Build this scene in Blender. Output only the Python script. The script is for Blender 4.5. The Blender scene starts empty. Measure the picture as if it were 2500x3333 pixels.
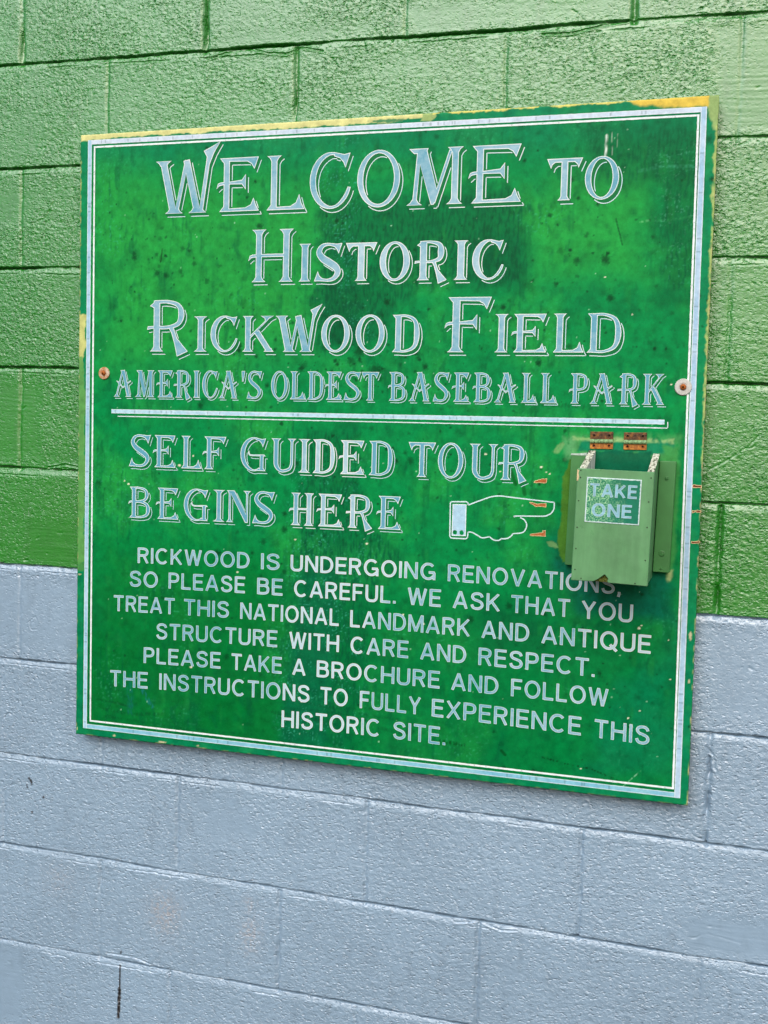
import bpy, math, json
import numpy as np
from mathutils import Matrix, Vector
from mathutils.geometry import delaunay_2d_cdt, tessellate_polygon

S = bpy.context.scene
COL = S.collection
ZB = 0.95            # the board's lower edge stands this high above the ground line
BW, BH, BT = 1.2285, 1.22, 0.030   # four-foot board, its face 30 mm in front of the wall plane (y = 0)

# ------------------------------------------------------------------ camera
cam_d = bpy.data.cameras.new('camera')
cam = bpy.data.objects.new('camera', cam_d)
COL.objects.link(cam)
S.camera = cam
r0 = Vector((0.9546392, 0.2966335, 0.0259319))
r1 = Vector((0.0440324, -0.0545012, -0.9975424))
r2 = Vector((-0.2944912, 0.9534349, -0.0650904))
M = Matrix.Identity(4)
for i in range(3):
    M[i][0], M[i][1], M[i][2] = r0[i], -r1[i], -r2[i]
M[0][3], M[1][3], M[2][3] = 1.2750977, -2.0300597, 0.6277422 + ZB
cam.matrix_world = M
cam_d.sensor_fit = 'VERTICAL'
cam_d.sensor_height = 24.0
cam_d.sensor_width = 24.0
cam_d.lens = 24.0 * 3640.0 / 3333.0
cam_d.clip_start, cam_d.clip_end = 0.05, 200.0

# ------------------------------------------------------------------ light: overcast daylight
SUN_EL, SUN_AZ = math.radians(40), math.radians(-20)   # elevation; azimuth off the wall's normal, towards the left
w = bpy.data.worlds.new('World')
S.world = w
w.use_nodes = True
nt = w.node_tree
for n in list(nt.nodes):
    nt.nodes.remove(n)
sky = nt.nodes.new('ShaderNodeTexSky')
sky.sky_type = 'NISHITA'
sky.sun_disc = False
sky.sun_elevation = SUN_EL
sky.sun_rotation = math.pi + SUN_AZ
sky.air_density = 1.0
sky.dust_density = 4.0
bg = nt.nodes.new('ShaderNodeBackground')
bg.inputs[1].default_value = 0.115
wo = nt.nodes.new('ShaderNodeOutputWorld')
nt.links.new(sky.outputs[0], bg.inputs[0])
nt.links.new(bg.outputs[0], wo.inputs[0])
sd = bpy.data.lights.new('sun', 'SUN')
sd.energy = 1.5
sd.angle = math.radians(48)
sd.color = (1.0, 0.985, 0.96)
sun = bpy.data.objects.new('sun', sd)
COL.objects.link(sun)
sdir = Vector((math.sin(SUN_AZ) * math.cos(SUN_EL), -math.cos(SUN_AZ) * math.cos(SUN_EL), math.sin(SUN_EL)))
sun.rotation_euler = (-sdir).to_track_quat('-Z', 'Y').to_euler()
sun.location = (0.6, -3, 4)
S.view_settings.view_transform = 'Standard'
S.view_settings.look = 'None'
S.view_settings.gamma = 1.0
S.view_settings.use_curve_mapping = False
S.view_settings.exposure = 0.58
S.render.engine = 'CYCLES'
S.cycles.max_bounces = 6

# ------------------------------------------------------------------ helpers
RNG = np.random.default_rng(7)

def lin(r, g, b):
    f = lambda c: c / 12.92 if c <= 0.04045 else ((c + 0.055) / 1.055) ** 2.4
    return np.array([f(r / 255.0), f(g / 255.0), f(b / 255.0)])

_tab = np.random.default_rng(3).random((256, 256))
def vnoise(x, y):
    """smooth value noise, 0..1"""
    xi, yi = np.floor(x).astype(int), np.floor(y).astype(int)
    fx, fy = x - xi, y - yi
    fx = fx * fx * fx * (fx * (fx * 6 - 15) + 10)
    fy = fy * fy * fy * (fy * (fy * 6 - 15) + 10)
    a, b = _tab[xi & 255, yi & 255], _tab[(xi + 1) & 255, yi & 255]
    c, d = _tab[xi & 255, (yi + 1) & 255], _tab[(xi + 1) & 255, (yi + 1) & 255]
    return (a * (1 - fx) + b * fx) * (1 - fy) + (c * (1 - fx) + d * fx) * fy

_ang = np.random.default_rng(5).random((256, 256)) * 2 * math.pi
_gx, _gy = np.cos(_ang), np.sin(_ang)
def gnoise(x, y):
    """gradient noise, about -1..1"""
    xi, yi = np.floor(x).astype(int), np.floor(y).astype(int)
    fx, fy = x - xi, y - yi
    u = fx * fx * fx * (fx * (fx * 6 - 15) + 10)
    v = fy * fy * fy * (fy * (fy * 6 - 15) + 10)
    def g(i, j):
        a, b = (xi + i) & 255, (yi + j) & 255
        return _gx[a, b] * (fx - i) + _gy[a, b] * (fy - j)
    return 1.5 * ((g(0, 0) * (1 - u) + g(1, 0) * u) * (1 - v) + (g(0, 1) * (1 - u) + g(1, 1) * u) * v)

def fbm(x, y, n=4):
    s, a = 0, 0.5
    for k in range(n):
        s = s + a * gnoise(x * 2 ** k + 17.3 * k, y * 2 ** k - 9.1 * k)
        a *= 0.5
    return s

def sstep(a, b, x):
    t = np.clip((x - a) / (b - a), 0, 1)
    return t * t * (3 - 2 * t)

def pdist(poly, x, y):
    """signed distance to a closed polygon (negative inside)"""
    P = np.asarray(poly, float)
    d = np.full(x.shape, 1e9)
    ins = np.zeros(x.shape, bool)
    for i in range(len(P)):
        a, b = P[i], P[(i + 1) % len(P)]
        e = b - a
        t = np.clip(((x - a[0]) * e[0] + (y - a[1]) * e[1]) / (e @ e + 1e-12), 0, 1)
        d = np.minimum(d, np.hypot(x - a[0] - t * e[0], y - a[1] - t * e[1]))
        c = ((a[1] > y) != (b[1] > y)) & (x < (b[0] - a[0]) * (y - a[1]) / (b[1] - a[1] + 1e-12) + a[0])
        ins ^= c
    return np.where(ins, -d, d)

def ldist(pts, x, y):
    """distance to an open polyline"""
    P = np.asarray(pts, float)
    d = np.full(x.shape, 1e9)
    for a, b in zip(P[:-1], P[1:]):
        e = b - a
        t = np.clip(((x - a[0]) * e[0] + (y - a[1]) * e[1]) / (e @ e + 1e-12), 0, 1)
        d = np.minimum(d, np.hypot(x - a[0] - t * e[0], y - a[1] - t * e[1]))
    return d

def crop(pts, X, Z, pad):
    """index slices of the grid around some points"""
    P = np.asarray(pts, float)
    ix = np.searchsorted(X[0], [P[:, 0].min() - pad, P[:, 0].max() + pad])
    iz = np.searchsorted(Z[:, 0], [P[:, 1].min() - pad, P[:, 1].max() + pad])
    return (slice(iz[0], max(iz[1], iz[0] + 1)), slice(ix[0], max(ix[1], ix[0] + 1)))

def mat(name, rough=0.5, spec=0.5, color=None, attr=None, metal=0.0, build=None):
    m = bpy.data.materials.new(name)
    m.use_nodes = True
    t = m.node_tree
    p = t.nodes['Principled BSDF']
    p.inputs['Roughness'].default_value = rough
    p.inputs['Specular IOR Level'].default_value = spec
    p.inputs['Metallic'].default_value = metal
    if attr:
        a = t.nodes.new('ShaderNodeAttribute')
        a.attribute_name = attr
        t.links.new(a.outputs['Color'], p.inputs['Base Color'])
        src = a.outputs['Color']
    else:
        c = t.nodes.new('ShaderNodeRGB')
        c.outputs[0].default_value = (*color, 1)
        t.links.new(c.outputs[0], p.inputs['Base Color'])
        src = c.outputs[0]
    if build:
        build(t, p, src)
    return m

def n_noise(t, scale, detail=3, rough=0.6, stretch=None):
    tc = t.nodes.new('ShaderNodeTexCoord')
    n = t.nodes.new('ShaderNodeTexNoise')
    n.inputs['Scale'].default_value = scale
    n.inputs['Detail'].default_value = detail
    n.inputs['Roughness'].default_value = rough
    if stretch:
        mp = t.nodes.new('ShaderNodeMapping')
        mp.inputs['Scale'].default_value = stretch
        t.links.new(tc.outputs['Object'], mp.inputs[0])
        t.links.new(mp.outputs[0], n.inputs['Vector'])
    else:
        t.links.new(tc.outputs['Object'], n.inputs['Vector'])
    return n.outputs[0]

def n_ramp(t, fac, stops):
    r = t.nodes.new('ShaderNodeValToRGB')
    e = r.color_ramp.elements
    e[0].position, e[0].color = stops[0][0], (*stops[0][1], 1)
    e[1].position, e[1].color = stops[-1][0], (*stops[-1][1], 1)
    for p, c in stops[1:-1]:
        q = e.new(p)
        q.color = (*c, 1)
    t.links.new(fac, r.inputs[0])
    return r.outputs[0]

def n_mix(t, a, b, fac, mode='MIX'):
    m = t.nodes.new('ShaderNodeMix')
    m.data_type = 'RGBA'
    m.blend_type = mode
    for sock, v in ((m.inputs[6], a), (m.inputs[7], b)):
        if isinstance(v, (tuple, list, np.ndarray)):
            sock.default_value = (*v, 1)
        else:
            t.links.new(v, sock)
    if isinstance(fac, float):
        m.inputs[0].default_value = fac
    else:
        t.links.new(fac, m.inputs[0])
    return m.outputs[2]

def n_bump(t, p, h, strength, dist):
    b = t.nodes.new('ShaderNodeBump')
    b.inputs['Strength'].default_value = strength
    b.inputs['Distance'].default_value = dist
    t.links.new(h, b.inputs['Height'])
    t.links.new(b.outputs[0], p.inputs['Normal'])

def mottle(scale, lo, hi, bump=None):
    """paint that varies a little in tone"""
    def f(t, p, src):
        r = n_ramp(t, n_noise(t, scale), [(0.3, (lo,) * 3), (0.7, (hi,) * 3)])
        t.links.new(n_mix(t, src, r, 1.0, 'MULTIPLY'), p.inputs['Base Color'])
        if bump:
            n_bump(t, p, n_noise(t, bump[0]), bump[1], bump[2])
    return f

def thing(name, label, cat, loc=(0, 0, 0), group=None, roty=0.0):
    o = bpy.data.objects.new(name, None)
    COL.objects.link(o)
    o.empty_display_size = 0.05
    o.location = (loc[0], loc[1], loc[2] + ZB)
    o.rotation_euler = (0, roty, 0)
    o['label'], o['category'] = label, cat
    if group:
        o['group'] = group
    return o

def obj(name, verts, faces, mats, parent=None, off=(0, 0, 0), mi=None, attr=None, smooth=False, label=None):
    """one mesh object; verts are moved by -off (the parent's own place)"""
    v = np.asarray(verts, float) - np.asarray(off, float)
    me = bpy.data.meshes.new(name)
    me.from_pydata(v.tolist(), [], [tuple(map(int, f)) for f in faces])
    for m in mats:
        me.materials.append(m)
    if mi is not None:
        me.polygons.foreach_set('material_index', np.asarray(mi, np.int32))
    if attr is not None:
        a = me.attributes.new('paint', 'FLOAT_COLOR', 'POINT')
        c = np.ones((len(v), 4), np.float32)
        c[:, :3] = attr
        a.data.foreach_set('color', c.ravel())
    if smooth:
        me.polygons.foreach_set('use_smooth', [True] * len(me.polygons))
    me.update()
    o = bpy.data.objects.new(name, me)
    COL.objects.link(o)
    if parent:
        o.parent = parent
    if label:
        o['label'] = label
    return o

def grid_mesh(name, X, Y, Z, mats, colors=None, smooth=True, extra_v=None, extra_f=None, extra_c=None):
    """fast mesh from a regular grid; X, Y, Z are (ny, nx) arrays"""
    ny, nx = X.shape
    v = np.stack([X, Y, Z], -1).reshape(-1, 3)
    i = np.arange(ny * nx).reshape(ny, nx)
    f = np.stack([i[:-1, :-1], i[:-1, 1:], i[1:, 1:], i[1:, :-1]], -1).reshape(-1, 4)
    if extra_v is not None:
        f = np.concatenate([f, np.asarray(extra_f) ])
        v = np.concatenate([v, np.asarray(extra_v, float)]) if len(extra_v) else v
    me = bpy.data.meshes.new(name)
    me.vertices.add(len(v))
    me.vertices.foreach_set('co', v.astype(np.float32).ravel())
    me.loops.add(len(f) * 4)
    me.loops.foreach_set('vertex_index', f.astype(np.int32).ravel())
    me.polygons.add(len(f))
    me.polygons.foreach_set('loop_start', np.arange(0, len(f) * 4, 4, dtype=np.int32))
    me.polygons.foreach_set('loop_total', np.full(len(f), 4, np.int32))
    for m in mats:
        me.materials.append(m)
    if smooth:
        me.polygons.foreach_set('use_smooth', np.ones(len(f), bool))
    if colors is not None:
        a = me.attributes.new('paint', 'FLOAT_COLOR', 'POINT')
        c = np.ones((len(v), 4), np.float32)
        c[:ny * nx, :colors.shape[-1]] = colors.reshape(-1, colors.shape[-1])
        if extra_c is not None and len(extra_v):
            c[ny * nx:, :3] = extra_c
        a.data.foreach_set('color', c.ravel())
    me.update(calc_edges=True)
    me.validate()
    o = bpy.data.objects.new(name, me)
    COL.objects.link(o)
    return o

def box_geo(x0, x1, y0, y1, z0, z1, bev=0.0012):
    """box with small chamfers; verts, faces"""
    v, f = [], []
    import bmesh
    bm = bmesh.new()
    r = bmesh.ops.create_cube(bm, size=1.0)
    for q in bm.verts:
        q.co = Vector((x0 + (q.co.x + 0.5) * (x1 - x0), y0 + (q.co.y + 0.5) * (y1 - y0), z0 + (q.co.z + 0.5) * (z1 - z0)))
    if bev:
        bmesh.ops.bevel(bm, geom=list(bm.edges), offset=bev, segments=2, affect='EDGES', profile=0.6)
    bm.verts.index_update()
    v = [tuple(q.co) for q in bm.verts]
    f = [[q.index for q in p.verts] for p in bm.faces]
    bm.free()
    return v, f

def prism_geo(poly, y0, y1, bev=0.001):
    """polygon in (x, z) extruded from y0 (front) to y1 (back)"""
    import bmesh
    bm = bmesh.new()
    a = [bm.verts.new((p[0], y0, p[1])) for p in poly]
    b = [bm.verts.new((p[0], y1, p[1])) for p in poly]
    bm.faces.new(a)
    bm.faces.new(b[::-1])
    n = len(poly)
    for i in range(n):
        bm.faces.new((a[i], b[i], b[(i + 1) % n], a[(i + 1) % n]))
    bmesh.ops.recalc_face_normals(bm, faces=list(bm.faces))
    if bev:
        bmesh.ops.bevel(bm, geom=list(bm.edges), offset=bev, segments=1, affect='EDGES')
    bm.verts.index_update()
    v = [tuple(q.co) for q in bm.verts]
    f = [[q.index for q in p.verts] for p in bm.faces]
    bm.free()
    return v, f

def lathe_geo(profile, cx, cz, n=28):
    """profile of (radius, y) turned about an axis along y through (cx, cz)"""
    v, f = [], []
    for r, y in profile:
        for k in range(n):
            a = 2 * math.pi * k / n
            v.append((cx + r * math.cos(a), y, cz + r * math.sin(a)))
    for i in range(len(profile) - 1):
        for k in range(n):
            k2 = (k + 1) % n
            f.append((i * n + k, i * n + k2, (i + 1) * n + k2, (i + 1) * n + k))
    f.append(tuple(range(n)))
    f.append(tuple((len(profile) - 1) * n + k for k in range(n))[::-1])
    return v, f
# ------------------------------------------------------------------ the block wall
JOINTS = [(1.785, 1.762), (1.580, 1.562), (1.377, 1.358), (1.165, 1.152), (0.960, 0.949), (0.755, 0.734), (0.542, 0.527),
          (0.3375, 0.329), (0.134, 0.122), (-0.074, -0.078), (-0.273, -0.286), (-0.487, -0.490), (-0.690, -0.695), (-0.895, -0.900)]

def axis(lo, a, b, hi, fine, coarse):
    return np.concatenate([np.arange(lo, a, coarse), np.arange(a, b, fine), np.arange(b, hi + coarse, coarse)])

def make_wall():
    xs = axis(-0.75, -0.26, 1.42, 1.95, 0.0018, 0.005)
    zs = axis(-1.05, -0.72, 1.54, 1.90, 0.0018, 0.005)
    for za, zc in JOINTS[1:-1]:
        lo, hi = min(za, zc) - 0.020, max(za, zc) + 0.016
        zs = np.concatenate([zs[(zs < lo) | (zs > hi)], np.arange(lo, hi, 0.0008)])
    zs = np.sort(zs)
    X, Z = np.meshgrid(xs, zs)
    t = (X + 0.2) / 1.5
    # roller stipple: short lumps with creases between them
    wx = X + 0.003 * gnoise(X * 80, Z * 80)
    wz = Z + 0.003 * gnoise(X * 80 + 50, Z * 80 + 20)
    n1 = gnoise(wx * 120, wz * 190)
    n3 = fbm(X * 42, Z * 60, 3)
    crease = -np.exp(-(n1 / 0.12) ** 2) * sstep(-0.1, 0.3, gnoise(X * 80 + 9, Z * 80 + 3))
    st = 0.00022 * n1 + 0.00030 * n3 + 0.0003 * crease
    amp = 0.45 + 0.9 * sstep(-0.35, 0.4, fbm(X * 4.5 + 3, Z * 6, 3))
    zb = 0.341 - 0.0055 * t
    amp = np.where(Z < zb, 1.4 + 0.6 * fbm(X * 6, Z * 8, 2), amp * 1.45)
    # trowelled or thickly painted smooth places
    for poly, k in (([(1.232, -0.215), (1.45, -0.20), (1.45, -0.27), (1.245, -0.27)], 0.9),
                    ([(1.215, 1.345), (1.40, 1.345), (1.40, 1.165), (1.232, 1.172)], 0.75),
                    ([(1.235, 0.94), (1.33, 0.94), (1.32, 0.85), (1.235, 0.85)], 0.5),
                    ([(-0.25, 0.71), (-0.119, 0.724), (-0.111, 0.576), (-0.25, 0.56)], 0.8),
                    ([(-0.25, 0.31), (-0.02, 0.309), (-0.018, 0.167), (-0.25, 0.165)], 0.65),
                    ([(-0.13, 0.43), (-0.02, 0.43), (-0.018, 0.35), (-0.13, 0.35)], 0.75),
                    ([(1.25, 0.31), (1.42, 0.31), (1.42, 0.16), (1.27, 0.16)], 0.6),
                    ([(0.67, 1.425), (0.882, 1.42), (1.035, 1.41), (1.035, 1.375), (0.683, 1.378)], 0.75),
                    ([(-0.23, 1.12), (-0.15, 1.12), (-0.15, 1.06), (-0.23, 1.05)], 0.7),
                    ([(0.30, 1.40), (0.60, 1.40), (0.60, 1.378), (0.30, 1.378)], 0.6),
                    ([(0.25, -0.11), (0.34, -0.10), (0.40, -0.17), (0.30, -0.19)], 0.6),
                    ([(-0.24, -0.50), (-0.15, -0.50), (-0.15, -0.66), (-0.24, -0.66)], 0.8)):
        sl = crop(poly, X, Z, 0.04)
        d = pdist(poly, X[sl], Z[sl]) + 0.012 * fbm(X[sl] * 30, Z[sl] * 30, 2)
        amp[sl] *= 1 - k * (1 - sstep(-0.012, 0.02, d))
    h = st * amp
    # brush lines in those smooth places
    h += 0.00022 * gnoise(X * 9, Z * 330 + 2 * gnoise(X * 8, Z * 8)) * sstep(0.5, 0.15, amp)
    # slight bow and offset of every block
    # horizontal joints
    for k, (za, zc) in enumerate(JOINTS):
        sl = crop([(-9, za), (9, zc)], X, Z, 0.025)
        x, z, tt = X[sl], Z[sl], t[sl]
        d = z - (za + (zc - za) * tt) + 0.0022 * fbm(x * 7 + 3.7 * k, 0 * z + k, 3) + 0.0010 * gnoise(x * 90 + k, z * 90)
        w = 0.0078 * (0.7 + 0.6 * vnoise(x * 5 + 9 * k, 0 * z + 0.5))
        depth = 0.0026 * np.clip(0.35 + 1.1 * vnoise(x * 6 + 5.3 * k, 0 * z + 2.5), 0.2, 1.3)
        q = d / w
        prof = np.where(q > 0.45, np.clip((1.0 - q) / 0.55, 0, 1), np.clip((1.0 + q) / 1.45, 0, 1))
        prof = prof * prof * (3 - 2 * prof)
        near = sstep(1.6, 0.8, np.abs(q))
        h[sl] = h[sl] * (1 - 0.65 * near) - depth * prof
        # open crack under the upper block, now wide, now filled with paint
        open_ = np.clip(0.05 + 1.4 * vnoise(x * 7 + 2.1 * k, 0 * z + 6.5) + 0.5 * gnoise(x * 40 + k, 0 * z + 1.5), 0.12, 1.15)
        cw = 0.0011 + 0.0010 * open_
        h[sl] -= (0.0105 if k < 7 else 0.0100) * open_ * np.exp(-np.abs((d - 0.62 * w) / cw) ** 3)
        # ragged lower rim of the mortar
        rag = d + 1.05 * w + 0.0012 * gnoise(x * 130 + k, z * 130)
        h[sl] -= 0.0022 * np.exp(-(rag / 0.0011) ** 2) * sstep(0.45, 0.8, vnoise(x * 14 + k, 0 * z + 4.4))
        h[sl] += 0.0003 * np.exp(-((q + 1.5) / 0.35) ** 2) * vnoise(x * 30 + k, z * 30)
    # vertical joints of the running bond
    strong = {(2, 0): 1.0, (2, 1): 1.1, (2, 3): 0.9, (3, 1): 0.8, (3, 0): 0.25, (3, 2): 0.3, (7, 3): 0.8, (6, 3): 0.75, (9, 3): 0.9,
              (10, 1): 0.42, (10, 2): 0.36, (10, 3): 0.55, (11, 0): 0.45, (11, 1): 0.5, (11, 2): 0.5, (12, 1): 0.4, (6, 0): 0.4, (9, 0): 0.35}
    for c in range(1, len(JOINTS)):
        top, bot = JOINTS[c - 1], JOINTS[c]
        base = ((0.257, -0.159, 0.665, 1.079) if c % 2 == 0 else (0.042, 0.449, 0.856, 1.261))
        drift = {10: -0.036, 12: -0.049}.get(c, 0.0)
        cols = sorted(base) + [sorted(base)[0] - 0.408, sorted(base)[-1] + 0.408]
        for j, xv in enumerate(cols):
            xx = xv + (drift if c % 2 == 0 else 0)
            sl = crop([(xx, top[0] + 0.01), (xx, bot[1] - 0.01)], X, Z, 0.03)
            x, z, tt = X[sl], Z[sl], t[sl]
            zt, zl = top[0] + (top[1] - top[0]) * tt, bot[0] + (bot[1] - bot[0]) * tt
            inside = sstep(0.004, -0.002, z - zt) * sstep(-0.004, 0.002, z - zl)
            s = strong.get((c, j), 0.26)
            d = x - xx + 0.0035 * fbm(z * 9 + c, 0 * x + j, 3) + 0.0014 * gnoise(z * 80 + c, x * 80)
            wj = 0.0026 + 0.0024 * s
            var = np.clip(0.15 + 1.2 * vnoise(z * 22 + 7 * c, 0 * x + 3.1 * j), 0, 1.2)
            prof = np.exp(-(d / wj) ** 2)
            h[sl] -= inside * prof * var * 0.0085 * s
            h[sl] -= inside * np.exp(-np.abs((d - 0.001) / 0.0016) ** 3) * 0.012 * max(0.0, s - 0.3) * sstep(0.35, 0.7, vnoise(z * 30 + c, 0 * x + j))
    # cracks and drips of old paint
    for pts, dep, wd in (([(0.276, 1.363), (0.318, 1.371), (0.357, 1.372), (0.389, 1.362), (0.428, 1.357), (0.459, 1.367), (0.503, 1.357)], 0.0020, 0.0014),
                         ([(1.238, 0.588), (1.275, 0.611), (1.304, 0.633), (1.323, 0.655)], 0.0009, 0.0012),
                         ([(-0.12, 1.06), (-0.10, 1.065), (-0.08, 1.10)], 0.0012, 0.0013),
                         ([(0.06, 0.555), (0.00, 0.55), (-0.05, 0.557), (-0.09, 0.55)], 0.0018, 0.0014),
                         ([(0.06, -0.472), (0.12, -0.470), (0.16, -0.478), (0.19, -0.486)], 0.0018, 0.0014),
                         ([(-0.12, 0.233), (-0.135, 0.221), (-0.13, 0.205), (-0.115, 0.205), (-0.113, 0.222), (-0.12, 0.233)], 0.0008, 0.0011),
                         ([(-0.195, 0.008), (-0.185, 0.02), (-0.178, 0.016)], 0.0020, 0.0012),
                         ([(1.27, -0.236), (1.30, -0.24), (1.33, -0.245)], 0.0004, 0.0012),
                         ([(0.81, -0.288), (0.86, -0.279), (0.90, -0.29), (0.93, -0.286)], 0.0016, 0.0013),
                         ([(0.92, 1.355), (0.97, 1.352), (1.03, 1.362), (1.07, 1.366)], 0.0020, 0.0014),
                         ([(1.255, 0.10), (1.268, 0.085), (1.272, 0.06)], 0.0022, 0.0016)):
        sl = crop(pts, X, Z, 0.012)
        d = ldist(pts, X[sl], Z[sl]) + 0.0012 * gnoise(X[sl] * 120, Z[sl] * 120)
        h[sl] -= dep * np.exp(-(d / wd) ** 2)
        h[sl] += dep * 0.4 * np.exp(-((d - 2.4 * wd) / wd) ** 2)
    # scattered nicks
    r = np.random.default_rng(12)
    for _ in range(420):
        cx, cz = r.uniform(-0.25, 1.4), r.uniform(-0.68, 1.5)
        if -0.02 < cx < 1.25 and -0.02 < cz < 1.24:
            continue
        ix = np.searchsorted(xs, [cx - 0.02, cx + 0.02]); iz = np.searchsorted(zs, [cz - 0.02, cz + 0.02])
        sl = (slice(iz[0], iz[1]), slice(ix[0], ix[1]))
        a, ln = r.uniform(-0.7, 0.7), r.uniform(0.0015, 0.008) * r.uniform(0.4, 1)
        q = [(cx - ln * math.cos(a), cz - ln * math.sin(a)), (cx + 0.3 * ln * math.sin(a), cz), (cx + ln * math.cos(a), cz + ln * math.sin(a))]
        d = ldist(q, X[sl], Z[sl])
        h[sl] -= r.uniform(0.0006, 0.0018) * np.exp(-(d / r.uniform(0.0009, 0.0016)) ** 2)
    for _ in range(380):
        cx, cz = r.uniform(-0.25, 1.4), r.uniform(-0.68, 1.5)
        if -0.02 < cx < 1.25 and -0.02 < cz < 1.24:
            continue
        rr = min(0.0008 + r.exponential(0.0006), 0.003)
        sl = crop([(cx, cz)], X, Z, 4 * rr)
        d = np.hypot(X[sl] - cx, (Z[sl] - cz) * r.uniform(1.0, 1.9)) * (1 + 0.35 * gnoise(X[sl] * 400, Z[sl] * 400))
        h[sl] -= r.uniform(0.001, 0.0028) * np.exp(-(d / rr) ** 4)
    # ---- colours of the two coats of paint
    green = GREEN
    grey = GREY
    edge = zb + 0.0022 * fbm(X * 14, 0 * Z + 3, 3) + 0.0016 * gnoise(X * 110, Z * 150)
    up = sstep(-0.0006, 0.0012, Z - edge)[..., None]
    tone = (1 + 0.16 * fbm(X * 3, Z * 3, 3) + 0.06 * gnoise(X * 60, Z * 60) - 0.10 * sstep(0.1, 0.5, fbm(X * 40, Z * 9, 3)))[..., None]
    col = (green * up + grey * (1 - up)) * tone
    def stain(d, c, k, soft):
        nonlocal col
        m = (k * (1 - sstep(0, soft, d)))[..., None]
        col = col * (1 - m) + np.asarray(c) * m
    blk = np.array([0.006, 0.005, 0.005])
    # black paint run and flecks
    wob = 0.0012 * gnoise(X * 200, Z * 200)
    stain(ldist([(0.092, -0.494), (0.0915, -0.545)], X, Z) - 0.0014 + wob, blk, 1.0, 0.0012)
    stain(ldist([(0.0915, -0.545), (0.0895, -0.606)], X, Z) - 0.0030 + wob, blk, 1.0, 0.0012)
    stain(ldist([(0.094, -0.462), (0.094, -0.467)], X, Z) - 0.0008 + wob, blk, 0.9, 0.0012)
    for cx, cz, rr in ((-0.133, -0.118, 0.0022), (-0.129, -0.122, 0.0024), (-0.127, -0.126, 0.0020), (-0.138, -0.133, 0.0014), (-0.137, -0.138, 0.0014),
                       (-0.126, -0.131, 0.001), (-0.097, -0.155, 0.0022), (-0.125, -0.191, 0.0019)):
        stain(np.hypot(X - cx, Z - cz) - rr, blk, 1.0, 0.0013)
    # faint rust washes
    for cx, cz, sx, sz, k in ((0.195, -0.365, 0.035, 0.045, 0.34), (0.388, -0.38, 0.022, 0.04, 0.28), (-0.06, -0.33, 0.04, 0.04, 0.13), (0.382, -0.315, 0.01, 0.012, 0.3)):
        m = k * np.exp(-((X - cx) / sx) ** 2 - ((Z - cz) / sz) ** 2) * sstep(-0.5, 0.6, gnoise(X * 160, Z * 130) + gnoise(X * 330, Z * 300) * 0.6)
        col = col * (1 - m[..., None]) + np.array([0.50, 0.33, 0.20]) * m[..., None]
    # pale drips of the grey coat's rim and a little grime held in the joints
    o = grid_mesh('concrete_block_wall', X, -h, Z + ZB, [M_WALL], colors=np.concatenate([np.clip(col, 0.001, 1), np.clip(amp, 0, 2.5)[..., None]], -1))
    o['label'] = 'painted concrete block wall, green above and grey below, behind the sign'
    o['category'] = 'wall'
    return o
GREEN = lin(24, 119, 18)
GREY = lin(129, 154, 176)
def wall_nodes(t, p, src):
    """thick roller paint over pitted block: soft lumps, scattered short dents and blobs, fine grain"""
    at = src.node
    p.inputs['IOR'].default_value = 1.64
    L = t.links.new
    def math_(op, a, b=None, c=None):
        m = t.nodes.new('ShaderNodeMath'); m.operation = op
        for i, v in enumerate((a, b, c)):
            if v is None:
                continue
            if isinstance(v, (int, float)):
                m.inputs[i].default_value = v
            else:
                L(v, m.inputs[i])
        return m.outputs[0]
    tc = t.nodes.new('ShaderNodeTexCoord')
    wn = t.nodes.new('ShaderNodeTexNoise'); wn.inputs['Scale'].default_value = 120; wn.inputs['Detail'].default_value = 3
    L(tc.outputs['Object'], wn.inputs['Vector'])
    vm = t.nodes.new('ShaderNodeVectorMath'); vm.operation = 'MULTIPLY_ADD'; vm.inputs[1].default_value = (0.009, 0.009, 0.009)
    L(wn.outputs['Color'], vm.inputs[0]); L(tc.outputs['Object'], vm.inputs[2])
    def pits(scale, rot, stretch, share_pit, share_blob, r_in, r_out):
        mp = t.nodes.new('ShaderNodeMapping')
        mp.inputs['Rotation'].default_value = (0, rot, 0)
        mp.inputs['Scale'].default_value = (1.0, 1.0, stretch)
        L(vm.outputs[0], mp.inputs[0])
        vo = t.nodes.new('ShaderNodeTexVoronoi'); vo.feature = 'F1'; vo.inputs['Scale'].default_value = scale
        L(mp.outputs[0], vo.inputs['Vector'])
        spot = n_ramp(t, vo.outputs['Distance'], [(r_in, (1.0,) * 3), (r_out, (0.0,) * 3)])
        sc = t.nodes.new('ShaderNodeSeparateColor'); L(vo.outputs['Color'], sc.inputs[0])
        pit = math_('LESS_THAN', sc.outputs[0], share_pit)
        blob = math_('GREATER_THAN', sc.outputs[0], 1 - share_blob)
        dep = math_('MULTIPLY_ADD', sc.outputs[1], 0.9, 0.25)
        sgn = math_('SUBTRACT', math_('MULTIPLY', blob, 0.55), pit)
        return math_('MULTIPLY', math_('MULTIPLY', spot, sgn), dep)
    h = math_('ADD', pits(108, 0.25, 1.9, 0.55, 0.25, 0.10, 0.42), math_('MULTIPLY', pits(230, -0.3, 1.6, 0.45, 0.30, 0.10, 0.45), 0.55))
    lump = n_noise(t, 95, 2, 0.5, (1.0, 1.0, 1.4))
    fine = n_noise(t, 420, 4, 0.65)
    h = math_('MULTIPLY_ADD', lump, 1.1, h)
    h = math_('MULTIPLY_ADD', fine, 0.20, h)
    n_bump(t, p, math_('MULTIPLY', h, at.outputs['Alpha']), 1.0, 0.0011)
M_WALL = mat('wall_paint', rough=0.35, spec=1.0, attr='paint', build=wall_nodes)
make_wall()
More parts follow.
